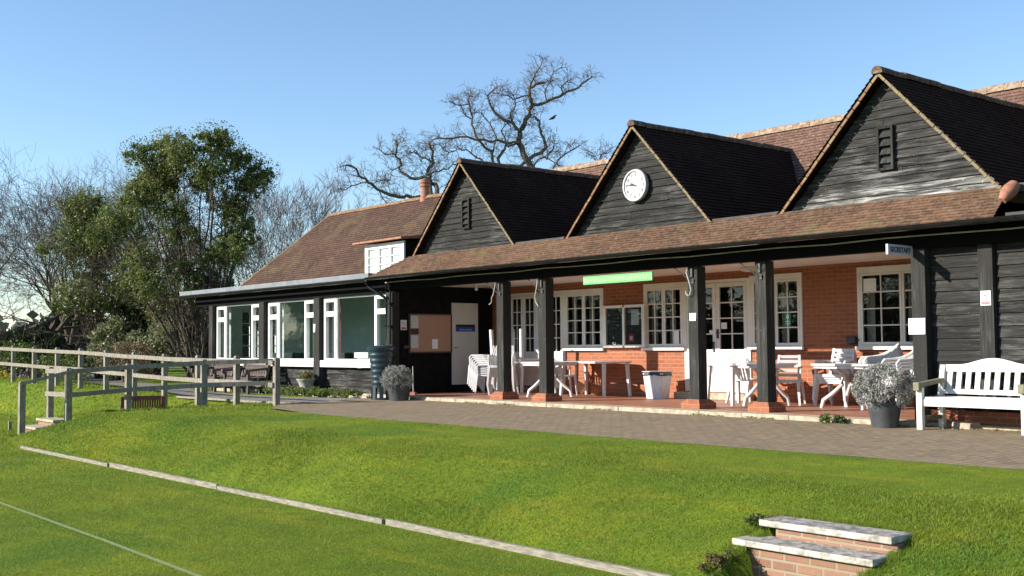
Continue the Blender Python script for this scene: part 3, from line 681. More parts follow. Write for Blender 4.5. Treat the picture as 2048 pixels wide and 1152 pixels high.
# lead between gables
mb=MB()
for a,b in ((-16.95,-15.49),(-11.95,-10.62),(-7.05,-3)):
    MB().box((a,14.27,2.98),(b,14.335,3.09)).box((a-.3,14.336,2.95),(b+.3,17.0,2.99)).build('lead_flashing',M['lead_dark'],CB)
# lean-to strip
mb=MB(); tile_slope(mb,(-21.38,13.68,2.615),(-6.92,13.68,2.615),(-6.98,14.30,3.07),(-20.55,14.30,3.07),gauge=.098); mb.build('veranda_roof',M['tile_strip'],CB)
MB().add([(-21.36,13.70,2.606),(-21.36,14.6,2.606),(-20.56,14.30,3.05),(-20.5,14.6,3.05)],[(0,1,3,2)]).build('lead_flashing',M['lead_dark'],CB)
mb=MB(); 
hp=[(-6.95,13.97,2.84),(-6.93,14.04,2.92),(-6.92,14.13,2.99),(-6.91,14.22,3.05)]
mb.tube(hp,[.05,.085,.10,.085],14); mb.build('bonnet_tile',M['terracotta'],CB,smooth=True)
mb=MB(); mb.box((-6.8,13.74,2.60),(-3,14.33,2.66)); mb.box((-6.8,14.25,2.66),(-3,14.33,2.98)); mb.build('lead_flashing',M['lead_dark'],CB)
# main roof
mb=MB(); tile_slope(mb,(-22,16.72,2.85),(-2,16.72,2.85),(-2,19.4,5.53),(-22,19.4,5.53)); tile_slope(mb,(-2,22.1,2.85),(-22,22.1,2.85),(-22,19.4,5.53),(-2,19.4,5.53)); mb.quad((-22,16.8,2.8),(-22,22,2.8),(-22,19.4,5.5)); mb.build('main_roof',M['tile_main'],CB)
ridge_tiles([(-22,19.4,5.57),(-2,19.4,5.57)],.11)
# wing roof
WR=4.98
mb=MB(); tile_slope(mb,(-30.35,14.85,2.70),(-21.6,14.85,2.70),(-21.6,17.3,WR),(-29.1,17.3,WR)); tile_slope(mb,(-21.6,19.75,2.70),(-30.35,19.75,2.70),(-29.1,17.3,WR),(-21.6,17.3,WR))
tile_slope(mb,(-30.35,19.75,2.70),(-30.35,14.85,2.70),(-29.1,17.3,WR),(-29.1,17.301,WR)); mb.quad((-21.6,14.9,2.65),(-21.6,19.7,2.65),(-21.6,17.3,WR-.03)); mb.build('wing_roof',M['tile_wing'],CB)
ridge_tiles([(-29.1,17.3,WR+.03),(-21.6,17.3,WR+.03)],.07,mat='ridge_wing'); ridge_tiles([(-30.37,14.83,2.72),(-29.1,17.3,WR+.02)],.06,mat='ridge_wing')
# lead covered flat roof in front of the wing
MB().box((-31.7,13.75,2.60),(-21.48,15.1,2.72)).build('flat_roof',M['lead'],CB,.01)
# chimney pot
mb=MB(); mb.lathe([(.135,-.25),(.135,.02),(.118,.05),(.118,.30),(.14,.31),(.14,.34),(.118,.35),(.118,.39),(.14,.40),(.14,.43),(.118,.44),(.125,.50),(.10,.50),(.10,.3)],(-24.25,17.3,4.98),20); mb.build('chimney_pot',M['terracotta'],CB,smooth=True)
# dormer
dm=MB().box((-23.44,14.98,2.73),(-21.8,16.1,3.55)).build('dormer',M['blackwall'],CB)
MB().add([(-23.72,14.72,3.57),(-21.6,14.72,3.57),(-21.6,15.98,3.66),(-23.72,15.98,3.66),(-23.72,14.72,3.61),(-21.6,14.72,3.61),(-21.6,15.98,3.76),(-23.72,15.98,3.76)],[(0,3,2,1),(4,5,6,7),(0,1,5,4),(1,2,6,5),(3,0,4,7)],None).build('roof',M['terracotta'],dm)
mb=MB(); gb=MB(); Y=14.97
mb.box((-23.46,Y-.05,2.74),(-23.38,Y,3.54)); mb.box((-21.86,Y-.05,2.74),(-21.78,Y,3.54)); mb.box((-23.38,Y-.049,3.47),(-21.86,Y,3.54)); mb.box((-23.38,Y-.049,2.74),(-21.86,Y,2.80))
for i in range(3): glazed_leaf(mb,gb,-23.375+i*.505,-23.375+(i+1)*.505-.006,2.803,3.467,Y-.005,1,3,.05,.02)
w=mb.build('window',M['white_bright'],dm,.003); gb.build('pane',M['glass'],w); MB().box((-23.34,Y-.004,2.82),(-21.9,Y+.004,3.45)).build('curtain',M['curtain_w'],w)

# wing front: three bays
YW=14.2
bays=[(-30.07,-27.29),(-26.99,-24.42),(-24.12,-21.21)]
mb=MB()
for a,b in bays: boards(mb,lambda z,a=a,b=b:(a,b),-.02,.55,YW+.02,.145,.024,rs=int(a*10))
mb.build('weatherboard_wall',M['board'],CB)
mb=MB()
for a,b in bays: mb.box((a-.1,YW+.03,-.15),(b+.1,YW+.12,.56))

for a_,b_,c_,d_ in ((YW+.03,14.95,-.15,2.6),(16.15,18.6,-.15,2.6),(14.95,16.15,-.15,.75),(14.95,16.15,2.15,2.6)): mb.box((-30.32,a_,c_),(-30.09,b_,d_))
rl=MB()
for a_,b_,c_,d_ in ((YW+.12,14.95,0,2.45),(16.15,17.25,0,2.45),(14.95,16.15,0,.75),(14.95,16.15,2.15,2.45)): rl.box((-30.088,a_,c_),(-30.07,b_,d_))
rl.build('room_lining',M['room_green'],CB)
ew=MB(); ew.box((-30.27,14.95,.75),(-30.21,15.0,2.15)); ew.box((-30.27,16.10,.75),(-30.21,16.15,2.15)); ew.box((-30.269,15.0,2.10),(-30.211,16.10,2.15)); ew.box((-30.269,15.0,.75),(-30.211,16.10,.80))
for k in (1,2,3): ew.box((-30.26,15.0+.275*k-.012,.80),(-30.22,15.0+.275*k+.012,2.10))
for k in (1,2,3): ew.box((-30.259,15.0,.80+.325*k-.012),(-30.221,16.10,.80+.325*k+.012))
ew=ew.build('window',M['white'],CB); e2=MB(); e2.quad((-30.24,15.0,.8),(-30.24,16.1,.8),(-30.24,16.1,2.1),(-30.24,15.0,2.1)); e2.build('pane',M['glass'],ew)
mb.box((-30.08,YW-.02,2.27),(-21.0,YW+.12,2.6)); mb.build('wall',M['blackwall'],CB)
MB().box((-30.3,YW-.06,-.2),(-21.2,YW+.02,-.02)).build('kerb',M['kerb'],CB)
MB().box((-30.2,YW+.12,2.45),(-21.0,18.6,2.5)).build('room_ceiling',M['room_green'],CB)
mb=MB(); mb.quad((-30.07,17.2,0),(-21.05,17.2,0),(-21.05,17.2,2.45),(-30.07,17.2,2.45)); mb.quad((-30.07,14.3,.02),(-21.05,14.3,.02),(-21.05,18.5,.02),(-30.07,18.5,.02)); mb.quad((-21.07,14.33,0),(-21.07,18.5,0),(-21.07,18.5,2.45),(-21.07,14.33,2.45)); mb.build('room_lining',M['room_green'],CB)
for bi,(a,b) in enumerate(bays):
    mb=MB(); gb=MB(); Y=YW; wc=.58; zb=.74; zt=2.262
    mb.box((a,Y-.05,zb),(a+.03,Y+.04,zt)); mb.box((b-.03,Y-.05,zb),(b,Y+.04,zt)); mb.box((a+.03,Y-.049,2.225),(b-.03,Y+.04,zt))
    for s in (0,1):
        x0=a+.03 if s==0 else b-.03-wc; x1=x0+wc
        mb.box((x0,Y-.065,zb),(x0+.085,Y+.03,2.222)); mb.box((x1-.085,Y-.065,zb),(x1,Y+.03,2.222)); mb.box((x0+.085,Y-.064,2.15),(x1-.085,Y+.03,2.222)); mb.box((x0+.085,Y-.064,1.80),(x1-.085,Y+.03,1.925)); mb.box((x0+.085,Y-.064,zb),(x1-.085,Y+.03,zb+.05))
        gb.quad((x0+.085,Y-.01,zb+.05),(x1-.085,Y-.01,zb+.05),(x1-.085,Y-.01,1.80),(x0+.085,Y-.01,1.80)); gb.quad((x0+.085,Y-.01,1.925),(x1-.085,Y-.01,1.925),(x1-.085,Y-.01,2.15),(x0+.085,Y-.01,2.15))
    xa=a+.03+wc; xb=b-.03-wc
    mb.box((xa,Y-.05,zb),(xa+.03,Y+.03,2.222)); mb.box((xb-.03,Y-.05,zb),(xb,Y+.03,2.222)); mb.box((xa+.03,Y-.049,zb),(xb-.03,Y+.03,zb+.035))
    gb.quad((xa+.03,Y-.012,zb+.035),(xb-.03,Y-.012,zb+.035),(xb-.03,Y-.012,2.222),(xa+.03,Y-.012,2.222))
    w=mb.build('window',M['white_bright'],CB,.004); gb.build('pane',M['glass'],w)
    MB().box((a-.02,Y-.15,.58),(b+.02,Y+.03,.739)).build('sill',M['white_bright'],w,.006)
    for (x0,n,mt) in ((a+.12,7,'curtain_w'),(b-.03-wc+.1,6,'curtain_w')) if bi!=2 else ((a+.12,4,'curtain_w'),(a+.30,4,'curtain_red')):
        cb=MB()
        for k in range(n): xx=x0+k*.055; cb.quad((xx,Y+.12+.03*(k%2),zb-.1),(xx+.055,Y+.12+.03*((k+1)%2),zb-.1),(xx+.055,Y+.12+.03*((k+1)%2),2.24),(xx,Y+.12+.03*(k%2),2.24))
        cb.build('curtain',M[mt],w)
so_=MB()
for a,b in ((-29.2,-27.4),(-26.2,-24.7),(-23.5,-21.5)): so_.box((a,15.1,.1),(b,15.5,.92)); so_.box((a,14.75,.1),(b,15.1,.55))
so_.build('sofa_backs',M['sofa'],CB,.05)
sheet('notice',-22.95,-22.35,.80,.93,YW+.10,M['paper'],CB)

# wing side wall (faces the veranda)
XS=-20.95
MB().box((XS-.10,14.22,-.1),(XS,YB+.05,2.45)).build('side_wall',M['blackwall'],CB)
mb=MB(); 
for z in np.arange(.05,2.4,.15): mb.add([(XS+.016,14.3,z),(XS+.016,YB,z),(XS+.003,YB,z+.15),(XS+.003,14.3,z+.15),(XS+.001,14.3,z),(XS+.001,YB,z)],[(0,1,2,3),(4,5,1,0)])
mb.build('weatherboard_wall',M['blackwall'],CB)
M['door_paint']=plain('off white door paint',(.62,.60,.56),(.56,.54,.50),.5,2)
dr=MB().box((XS+.02,15.66,.17),(XS+.06,16.42,2.06)).build('door',M['door_paint'],CB,.004)
MB().tube([(XS+.06,15.72,1.02),(XS+.11,15.72,1.02),(XS+.11,15.80,1.02)],.010,6).build('handle',M['iron'],dr)
MB().box((XS+.02,15.58,.02),(XS+.10,16.50,.165)).build('door_step',M['blackwall'],CB)

# ------------------------------------------------------------------ text helper
def text_mesh(s, size, mat, name, parent, mtx, ext=.002, bold=False):
    cu=bpy.data.curves.new('lettering','FONT'); cu.body=s; cu.size=size; cu.align_x='CENTER'; cu.align_y='CENTER'; cu.extrude=ext; cu.resolution_u=3
    if bold: cu.offset=size*.035
    t=bpy.data.objects.new('lettering',cu); col.objects.link(t); bpy.context.view_layer.update()
    me=bpy.data.meshes.new_from_object(t.evaluated_get(bpy.context.evaluated_depsgraph_get())); bpy.data.objects.remove(t); bpy.data.curves.remove(cu)
    me.transform(mtx); me.materials.clear(); me.materials.append(mat); me.name=name
    o=bpy.data.objects.new(name,me); col.objects.link(o); o.parent=parent
    return o
FACE_Y=Matrix(((1,0,0,0),(0,0,-1,0),(0,1,0,0),(0,0,0,1)))       # text facing -Y
FACE_X=Matrix(((0,0,1,0),(1,0,0,0),(0,1,0,0),(0,0,0,1)))         # text facing +X
M['ink']=plain('black ink',(.02,.02,.02),(.03,.03,.03),.6); M['blue_ink']=plain('navy lettering',(.035,.04,.16),(.04,.05,.18),.5)

# clock
ck=empty('wall_clock',(-13.76,14.375,3.86),0,'round white wall clock on the middle gable','clock')
mb=MB(); n=48
ring=lambda r,y:[(r*math.cos(2*math.pi*i/n),y,r*math.sin(2*math.pi*i/n)) for i in range(n)]
for k,(r0,y0,r1,y1) in enumerate(((.285,.03,.29,-.02),(.29,-.02,.28,-.045),(.28,-.045,.255,-.045),(.255,-.045,.25,-.02))):
    mb.add(ring(r0,y0)+ring(r1,y1),[(i,(i+1)%n,(i+1)%n+n,i+n) for i in range(n)])
M['clock_rim']=plain('grey clock rim',(.50,.50,.50),(.42,.42,.42),.4)
mb.build('rim',M['clock_rim'],ck,local=True,smooth=True)
mb=MB(); mb.add(ring(.253,-.021),[tuple(range(n))]); mb.build('dial',plain('clock dial enamel',(.55,.55,.54),(.50,.50,.49),.5,4),ck,local=True)
nb=[]
for h in range(1,13):
    a=math.radians(h*30); text_mesh(str(h),.080,M['ink'],'numeral',ck,Matrix.Translation((.200*math.sin(a),-.0235,.200*math.cos(a)))@FACE_Y,.0005,True)
for nm,ang,L,w in (('hour_hand',293,.125,.020),('minute_hand',278,.195,.013)):
    a=math.radians(ang); d=Vector((math.sin(a),0,math.cos(a))); s=Vector((math.cos(a),0,-math.sin(a))); y=-.030 if nm[0]=='h' else -.036
    o_=Vector((0,y,0)); MB().add([o_-d*.04-s*w*.6,o_-d*.04+s*w*.6,o_+d*L*.6+s*w,o_+d*L,o_+d*L*.6-s*w],[(0,1,2,3,4)]).build(nm,M['ink'],ck,local=True)

# green hanging sign
def _gs():
    t=NT('faded green sign paint'); v=t.mapping((9,1,22)); n=t.noise(3,5,v,.6); sx=t.new("ShaderNodeSeparateXYZ"); t.l.new(t.tc.outputs['Object'],sx.inputs[0])
    band=t.math('LESS_THAN',t.math('ABSOLUTE',sx.outputs[2]),.045)
    f=t.math('MULTIPLY',t.ramp(n,.45,.55),t.math('MULTIPLY',band,.9)); t.color(t.mix(f,(.10,.40,.13),(.34,.34,.24))); t.rough(.6,.3); return t.m
gs=empty('hanging_sign',(-13.93,14.08,2.215),0,'long faded green sign board hanging under the veranda eave','sign')
MB().box((-.88,-.015,-.075),(.82,.015,.075)).build('board',_gs(),gs,.005,local=True)
mb=MB()
for x in (-.6,.55): mb.tube([(x,0,.075),(x,0.005,.13)],.006,6)
mb.build('hook',M['iron'],gs,local=True)
# secretary sign, standing out from the post towards the paving
def navy_panel(): return plain('pale enamel sign',(.55,.56,.62),(.48,.49,.56),.4)
sg=empty('secretary_sign',(-8.31,14.128,2.30),0,'small projecting sign reading SECRETARY on the corner post','sign')
MB().box((-.014,-.62,-.07),(.014,0,.07)).build('board',navy_panel(),sg,.012,local=True)
MB().box((-.016,-.635,-.07),(.016,-.6205,.07)).build('end_cap',M['white_bright'],sg,.004,local=True)
text_mesh('SECRETARY',.096,M['blue_ink'],'lettering',sg,Matrix.Translation((.0155,-.325,-.002))@FACE_X,.001,True)
# door signs on the store door
ds=empty('door_sign',(XS+.062,16.03,1.49),0,'black and blue sign plate on the white store door','sign')
MB().box((0,-.27,.0),(.006,.29,.07)).build('plate',M['ink'],ds,local=True); MB().box((0,-.27,-.095),(.0065,.29,-.002)).build('plate',plain('blue sign',(.02,.06,.42),(.02,.05,.38),.4),ds,local=True)
MB().box((.0065,-.17,-.065),(.008,.20,-.035)).build('faded_marks',plain('pale print',(.25,.35,.55),(.2,.3,.5),.5),ds,local=True)
# notice board on the side wall
nbd=empty('notice_board',(XS+.02,15.05,1.35),0,'brown cork notice board on the dark side wall beside the white door','notice board')
MB().box((0,-.56,-.41),(.03,.57,.42)).build('board',M['cork'],nbd,local=True)
mb=MB(); mb.box((.0,-.59,-.44),(.045,-.565,.45)); mb.box((0,.575,-.44),(.045,.60,.45)); mb.box((0,-.565,.425),(.045,.575,.45)); mb.box((0,-.565,-.44),(.045,.575,-.415)); mb.build('frame',M['bench_dark'],nbd,local=True)
M['print']=plain('printed sheet',(.62,.62,.60),(.22,.22,.22),.7,60,.5,.56)
for (y0,y1,z0,z1,mt) in ((-.55,-.34,.12,.40,'print'),(-.55,-.33,-.02,.11,'ink'),(-.55,-.34,-.33,-.04,'print'),(.04,.20,-.35,-.13,'paper')):
    MB().box((.031,y0,z0),(.034,y1,z1)).build('paper',M[mt],nbd,local=True)
# glazed notice cabinet
nc=empty('notice_cabinet',(-16.46,16.82,1.44),0,'white framed glazed notice cabinet on the brick wall between two windows','notice board')
MB().box((-.56,.0,-.41),(.56,.078,.41)).build('back_panel',plain('dark felt',(.05,.06,.065),(.07,.08,.085),.9),nc,local=True)
mb=MB()
for a,b,c,d in ((-.60,-.52,-.44,.44),(.52,.60,-.44,.44),(-.03,.03,-.40,.40)): mb.box((a,-.06,c),(b,.079,d))
for a,b in ((-.52,-.03),(.03,.52)): mb.box((a,-.059,.385),(b,.078,.44)); mb.box((a,-.059,-.44),(b,.078,-.385))
mb.build('frame',M['white'],nc,.005,local=True)
gb=MB(); gb.quad((-.52,-.035,-.385),(-.03,-.035,-.385),(-.03,-.035,.385),(-.52,-.035,.385)); gb.quad((.03,-.035,-.385),(.52,-.035,-.385),(.52,-.035,.385),(.03,-.035,.385)); gb.build('pane',M['glass_old'],nc,local=True)
for (a,b,c,d,mt) in ((.18,.40,.02,.34,'paper'),(.10,.26,-.34,-.16,'red_print'),(.14,.22,-.29,-.21,'paper')): MB().box((a,-.006 if mt!='paper' or a>.17 else -.010,c),(b,-.001,d)).build('paper',M[mt],nc,local=True)
# small notices on posts
def no_smoking(name,loc,axis,label,w=.14,h=.19):
    e=empty(name,loc,R(90) if axis=='x' else 0,label,'sign'); 
    MB().box((-w/2,-.004,-h/2),(w/2,0,h/2)).build('panel',M['paper'],e,local=True)
    n=24; mb=MB(); R0,R1=w*.40,w*.31
    vs=[(r*math.cos(2*math.pi*i/n),-.0055,r*math.sin(2*math.pi*i/n)+h*.16) for r in (R0,R1) for i in range(n)]
    mb.add(vs,[(i,(i+1)%n,(i+1)%n+n,i+n) for i in range(n)]); mb.bar((-R1*.7,-.0055,R1*.7+h*.16),(R1*.7,-.0055,-R1*.7+h*.16),.012,.001,(0,1,0)); mb.build('red_ring',M['red_soft'],e,local=True)
    MB().box((-w*.42,-.0055,-h*.44),(w*.42,-.0045,-h*.22)).build('red_band',M['red_soft'],e,local=True); MB().box((-w*.2,-.0065,h*.13),(w*.15,-.006,h*.18)).build('cigarette',M['ink'],e,local=True); return e
M['red_soft']=plain('faded red print',(.62,.12,.13),(.66,.25,.24),.6,30)
no_smoking('no_smoking_sign',(-7.315,14.185,1.62),'y','faded red and white no smoking sign on the black pilaster above the white bench')
M['red_soft']=M['red_print']
no_smoking('no_smoking_sign',(XS+.02,14.33,1.54),'x','bright red and white no smoking sign on the dark wall beside the cork board',.16,.22)
def note(loc,w,h,label):
    e=MB(); e.add([(-w/2,-.004,-h/2),(w/2,-.014,-h/2),(w/2,-.006,h/2),(-w/2,-.004,h/2),(-w/2,0,-h/2),(w/2,-.006,-h/2),(w/2,-.001,h/2),(-w/2,0,h/2)],[(0,1,2,3),(7,6,5,4),(0,4,5,1),(1,5,6,2),(2,6,7,3),(3,7,4,0)])
    o=e.build('paper_notice',M['paper'],None); o.location=loc; return tag(o,label,'notice')
note((-12.31,14.168,1.50),.14,.125,'small square white notice pinned to the black post left of the glazed doors')
note((-8.27,14.125,1.27),.25,.22,'large white paper notice curling off the corner post beside the weatherboards')
note((-24.35,14.028,1.53),.095,.20,'narrow white notice on the post between two wing windows')

# lamps and wall fittings
lp=empty('ceiling_light',(-12.75,16.2,2.43),0,'round flush ceiling light above the glazed double doors','light')
MB().lathe([(.16,0),(.16,-.03),(.13,-.07),(.05,-.09)],(0,0,0),20).build('lamp_shade',M['curtain'],lp,local=True,smooth=True)
lp=empty('ceiling_light',(-19.65,15.4,2.43),0,'small bare bulb fitting at the dark end of the veranda ceiling','light')
mb=MB(); mb.lathe([(.03,0),(.03,-.05),(.02,-.06)],(0,0,0),10); mb.build('holder',M['white'],lp,local=True); mb=MB(); mb.lathe([(.015,-.06),(.035,-.10),(.03,-.135),(.01,-.15)],(0,0,0),12); mb.build('bulb',M['white_bright'],lp,local=True,smooth=True)
lp=empty('wall_box',(-11.08,16.88,1.1),0,'small black electrical box on the brick wall left of the right hand window','electrical box')
mb=MB(); mb.box((-.10,-.07,-.06),(.08,0,.06)); mb.build('case',M['black_plastic'],lp,.01,local=True); mb=MB(); mb.tube([(-.04,-.03,-.06),(-.04,-.03,-.09)],.012,8); mb.tube([(.03,-.03,-.06),(.03,-.03,-.09)],.012,8); mb.tube([(.08,-.03,0),(.13,-.03,0)],.012,8); mb.build('gland',M['black_plastic'],lp,local=True)
mb=MB(); mb.tube([(XS+.02,14.42,1.05),(XS+.16,14.42,1.05),(XS+.16,14.42,.98)],.014,8); mb.box((XS+.02,14.34,1.02),(XS+.05,14.5,1.08)); e=mb.build('wall_bracket',M['bench_maroon']); tag(e,'small red brown bracket on the dark side wall below the cork board','bracket')
# iron brackets with hanging cords
for x,lab,pts in ((-17.33,'cord and iron bracket at the top of the first veranda post from the left',[(-.09,-.03,2.32),(-.10,-.05,2.20),(-.14,-.05,2.08),(-.19,-.05,2.02),(-.20,-.05,1.92),(-.26,-.06,1.88)]),
                  (-16.06,'looped cord and long iron bracket on the second veranda post from the left',[(-.09,-.03,2.33),(-.09,-.05,2.18),(-.12,-.05,2.07),(-.15,-.05,1.98),(-.12,-.05,1.88),(-.05,-.05,1.80)]),
                  (-12.31,'white cord loop hanging on the third veranda post from the left',[(-.08,-.03,2.30),(-.09,-.05,2.24),(-.03,-.05,2.08),(.01,-.05,1.95),(-.02,-.05,1.86),(-.06,-.05,1.85),(-.10,-.05,1.89),(-.10,-.05,1.93)]),
                  (-10.93,'black iron hook bracket on the fourth veranda post from the left',None)):
    e=empty('awning_bracket',(x,14.17,0),0,lab,'bracket','brackets on the veranda posts')
    mb=MB(); mb.tube([(-.36,-.05,2.33),(-.22,-.04,2.24),(-.06,-.03,2.12),(.05,-.02,2.09)],.010,6); mb.box((-.02,-.03,2.16),(.02,-.001,2.30)); mb.box((.0,-.02,2.05),(.04,-.001,2.12)); mb.build('iron_hook',M['iron'],e,local=True)
    if pts: MB().tube(pts,.0095,6).build('cord',M['cord'],e,local=True)
    else: MB().tube([(-.04,-.03,2.30),(-.01,-.04,2.22),(.05,-.04,2.18),(.06,-.04,2.24)],.007,6).build('cord',M['iron'],e,local=True)

# ------------------------------------------------------------------ fences
def post_mb(x,y,z0,z1,w=.11):
    return MB().box((x-w/2,y-w/2,z0-.3),(x+w/2,y+w/2,z1-.03)).add([(x-w/2,y-w/2,z1-.03),(x+w/2,y-w/2,z1-.03),(x+w/2,y+w/2,z1-.03),(x-w/2,y+w/2,z1-.03),(x-w*.3,y-w*.3,z1),(x+w*.3,y-w*.3,z1),(x+w*.3,y+w*.3,z1),(x-w*.3,y+w*.3,z1)],[(4,5,6,7),(0,1,5,4),(1,2,6,5),(2,3,7,6),(3,0,4,7)])
FA=empty('timber_fence',(-28.9,10.6,0),0,'long grey post and rail fence running along the path towards the trees','fence')
pA=[(-35.58,10.24,1.19),(-33.9,10.33,1.15),(-32.24,10.44,1.12),(-30.6,10.52,1.09),(-28.95,10.6,1.03),(-27.3,10.69,.98),(-25.65,10.77,.93),(-24.0,10.86,.90),(-22.32,10.97,.89),(-20.68,11.04,.85)]
pA=[(-40.6,10.0,1.27),(-38.9,10.08,1.26),(-37.25,10.16,1.23)]+pA
for x,y,z in pA: post_mb(x,y,float(ground(x,y,False)),z).build('post',M['fence'],FA)
for dz in (-.11,-.56):
    mb=MB()
    for (x0,y0,z0),(x1,y1,z1) in zip(pA,pA[1:]): mb.bar((x0,y0-.075,z0+dz),(x1+.002,y1-.075,z1+dz+random.uniform(-.01,.01)),.045,.095)
    mb.build('rail',M['fence'],FA)
FB=empty('timber_fence',(-22.3,8.6,0),0,'grey post and rail fence with a sloping handrail at the end of the terrace','fence')
pB=[(-22.58,6.66,.45),(-22.10,7.37,.70),(-22.35,8.63,.76),(-21.65,9.92,.83),(-20.80,11.13,.86)]
for i,(x,y,z) in enumerate(pB[:-1]): post_mb(x,y,-.6 if i==0 else float(ground(x,y,False)),z).build('post',M['fence'],FB)
MB().bar((-22.50,6.6,.40),(-22.02,7.42,.64),.045,.06).build('handrail',M['fence'],FB)
for dz in (-.07,-.52):
    mb=MB()
    for (x0,y0,z0),(x1,y1,z1) in zip(pB[1:],pB[2:]): mb.bar((x0+.06,y0,z0+dz),(x1+.06,y1,z1+dz),.05,.09)
    mb.build('rail',M['fence'],FB)
post_mb(-23.76,7.56,-.33,.70).build('post',M['fence'],FB)
for dz in (.62,.16): MB().bar((-23.76,7.48,dz),(-22.15,7.46,dz+.02),.045,.09).build('rail',M['fence'],FB)
o=MB().box((-25.0,7.1,-.66),(-24.94,7.16,-.44)).build('marker_peg',M['fence'],None,.006); tag(o,'short wooden peg standing on the lower lawn at the far left','peg')

# ------------------------------------------------------------------ benches
def slat_bench(name,L,mat,loc,rz,label,hb=.88,arch=0,arm_mat=None,slat=11,armh=.60,group=None,seat_h=.42,rails=1):
    e=empty(name,loc,rz,label,'bench',group); am=arm_mat or mat; h=L/2; Dp=.52
    for s in (-1,1):
        MB().bar((s*(h-.04),-Dp/2,0),(s*(h-.04),-Dp/2,armh-.04),.08,.07,(0,1,0)).build('leg',mat,e,.006,local=True)
        MB().bar((s*(h-.04),Dp/2,0),(s*(h-.04),Dp/2-.02,seat_h),.07,.075,(0,1,0)).bar((s*(h-.04),Dp/2-.02,seat_h),(s*(h-.04),Dp/2+.07,hb-.04),.07,.075,(0,1,0)).build('leg',mat,e,.006,local=True)
        mb=MB(); mb.bar((s*(h-.04),-Dp/2-.09,armh-.01),(s*(h-.04),Dp/2+.01,armh+.045),.085,.06); mb.box((s*(h-.04)-.045,-Dp/2-.10,armh-.08),(s*(h-.04)+.045,-Dp/2-.02,armh+.03)); mb.build('armrest',am,e,.012,local=True)
        MB().box((s*(h-.04)-.02,-Dp/2+.03,.12),(s*(h-.04)+.02,Dp/2-.03,.17)).build('stretcher',am,e,local=True)
    mb=MB()
    for k in range(6): y=-Dp/2+.01+k*.085; mb.box((-h+.02,y,seat_h-.028+.006*abs(k-3)*0),(h-.02,y+.075,seat_h))
    mb.build('seat',mat,e,.005,local=True)
    MB().box((-h+.08,-Dp/2-.005,seat_h-.115),(h-.08,-Dp/2+.03,seat_h-.03)).build('apron',mat,e,local=True)
    yb=lambda z:Dp/2-.02+.09*(z-seat_h)/(hb-.04-seat_h)
    n=24; mb=MB(); top=[]; 
    for i in range(n+1):
        x=-h+.08+(L-.16)*i/n; u=abs(x)/(h-.08); top.append((x,hb-.03+arch*(0.5+0.5*math.cos(math.pi*min(1,u/.75)))))
    for (x0,z0),(x1,z1) in zip(top,top[1:]):
        y=yb(hb-.06); mb.add([(x0,y-.02,hb-.12),(x1,y-.02,hb-.12),(x1,y+.02,hb-.12),(x0,y+.02,hb-.12),(x0,y-.02,z0),(x1,y-.02,z1),(x1,y+.02,z1),(x0,y+.02,z0)],[(0,1,5,4),(4,5,6,7),(2,3,7,6),(0,3,2,1)])
    mb.build('top_rail',mat,e,local=True)
    mb=MB(); mb.box((-h+.08,yb(seat_h+.05)-.02,seat_h+.03),(h-.08,yb(seat_h+.05)+.02,seat_h+.09)); 
    if rails==2: mb.box((-h+.08,yb(.66)-.02,.635),(h-.08,yb(.66)+.02,.685))
    mb.build('lower_rail',mat,e,local=True)
    for k in range(slat):
        x=-h+.08+(L-.16)*(k+.5)/slat; w=(L-.16)/slat*(.80 if slat>14 else .52)
        MB().bar((x,yb(seat_h+.09),seat_h+.09),(x,yb(hb-.12),hb-.12),w,.02,(0,1,0)).build('slat',mat,e,local=True)
    return e
slat_bench('garden_bench',1.46,M['bench_white'],(-7.14,13.66,-.075),R(-1),'white painted wooden garden bench with an arched back and bare grey arms',.86,.085,M['bench_arm'],10,.58)
slat_bench('garden_bench',1.35,M['bench_dark'],(-28.75,13.45,-.12),0,'dark brown slatted bench farther along under the wing windows, by the corner',.84,0,None,13,.60,rails=2)
slat_bench('garden_bench',1.40,M['bench_dark'],(-26.95,13.5,-.12),0,'dark brown slatted bench nearer the stone urn under the wing windows',.84,0,None,14,.60,rails=2)
slat_bench('garden_bench',.92,M['bench_maroon'],(-24.42,9.75,-.70),R(-90-20),'maroon slatted bench sunk below the terrace edge, seen from behind',.76,0,None,15,.52,seat_h=.36)
# blocks under the white bench
for (x,y,sx,sy,sz,rz,mt,lb) in ((-7.86,14.02,.06,.06,.10,.3,'kerb','small upright stone block under the white bench'),(-7.5,13.93,.15,.11,.085,-.2,'kerb','pale cream stone block lying under the white bench')):
    mb=MB().add([(-sx*1,-sy,0),(sx,-sy,0),(sx,sy,0),(-sx,sy,0),(-sx*.9,-sy*.9,sz),(sx*.95,-sy*.85,sz*.9),(sx*.9,sy,sz),(-sx,sy*.9,sz*1.05)],[(0,3,2,1),(4,5,6,7),(0,1,5,4),(1,2,6,5),(2,3,7,6),(3,0,4,7)])
    o=mb.build('stone_block',M[mt],None,.008); o.location=(x,y,-.075); o.rotation_euler=(0,0,rz); tag(o,lb,'stone','stone blocks under the bench')

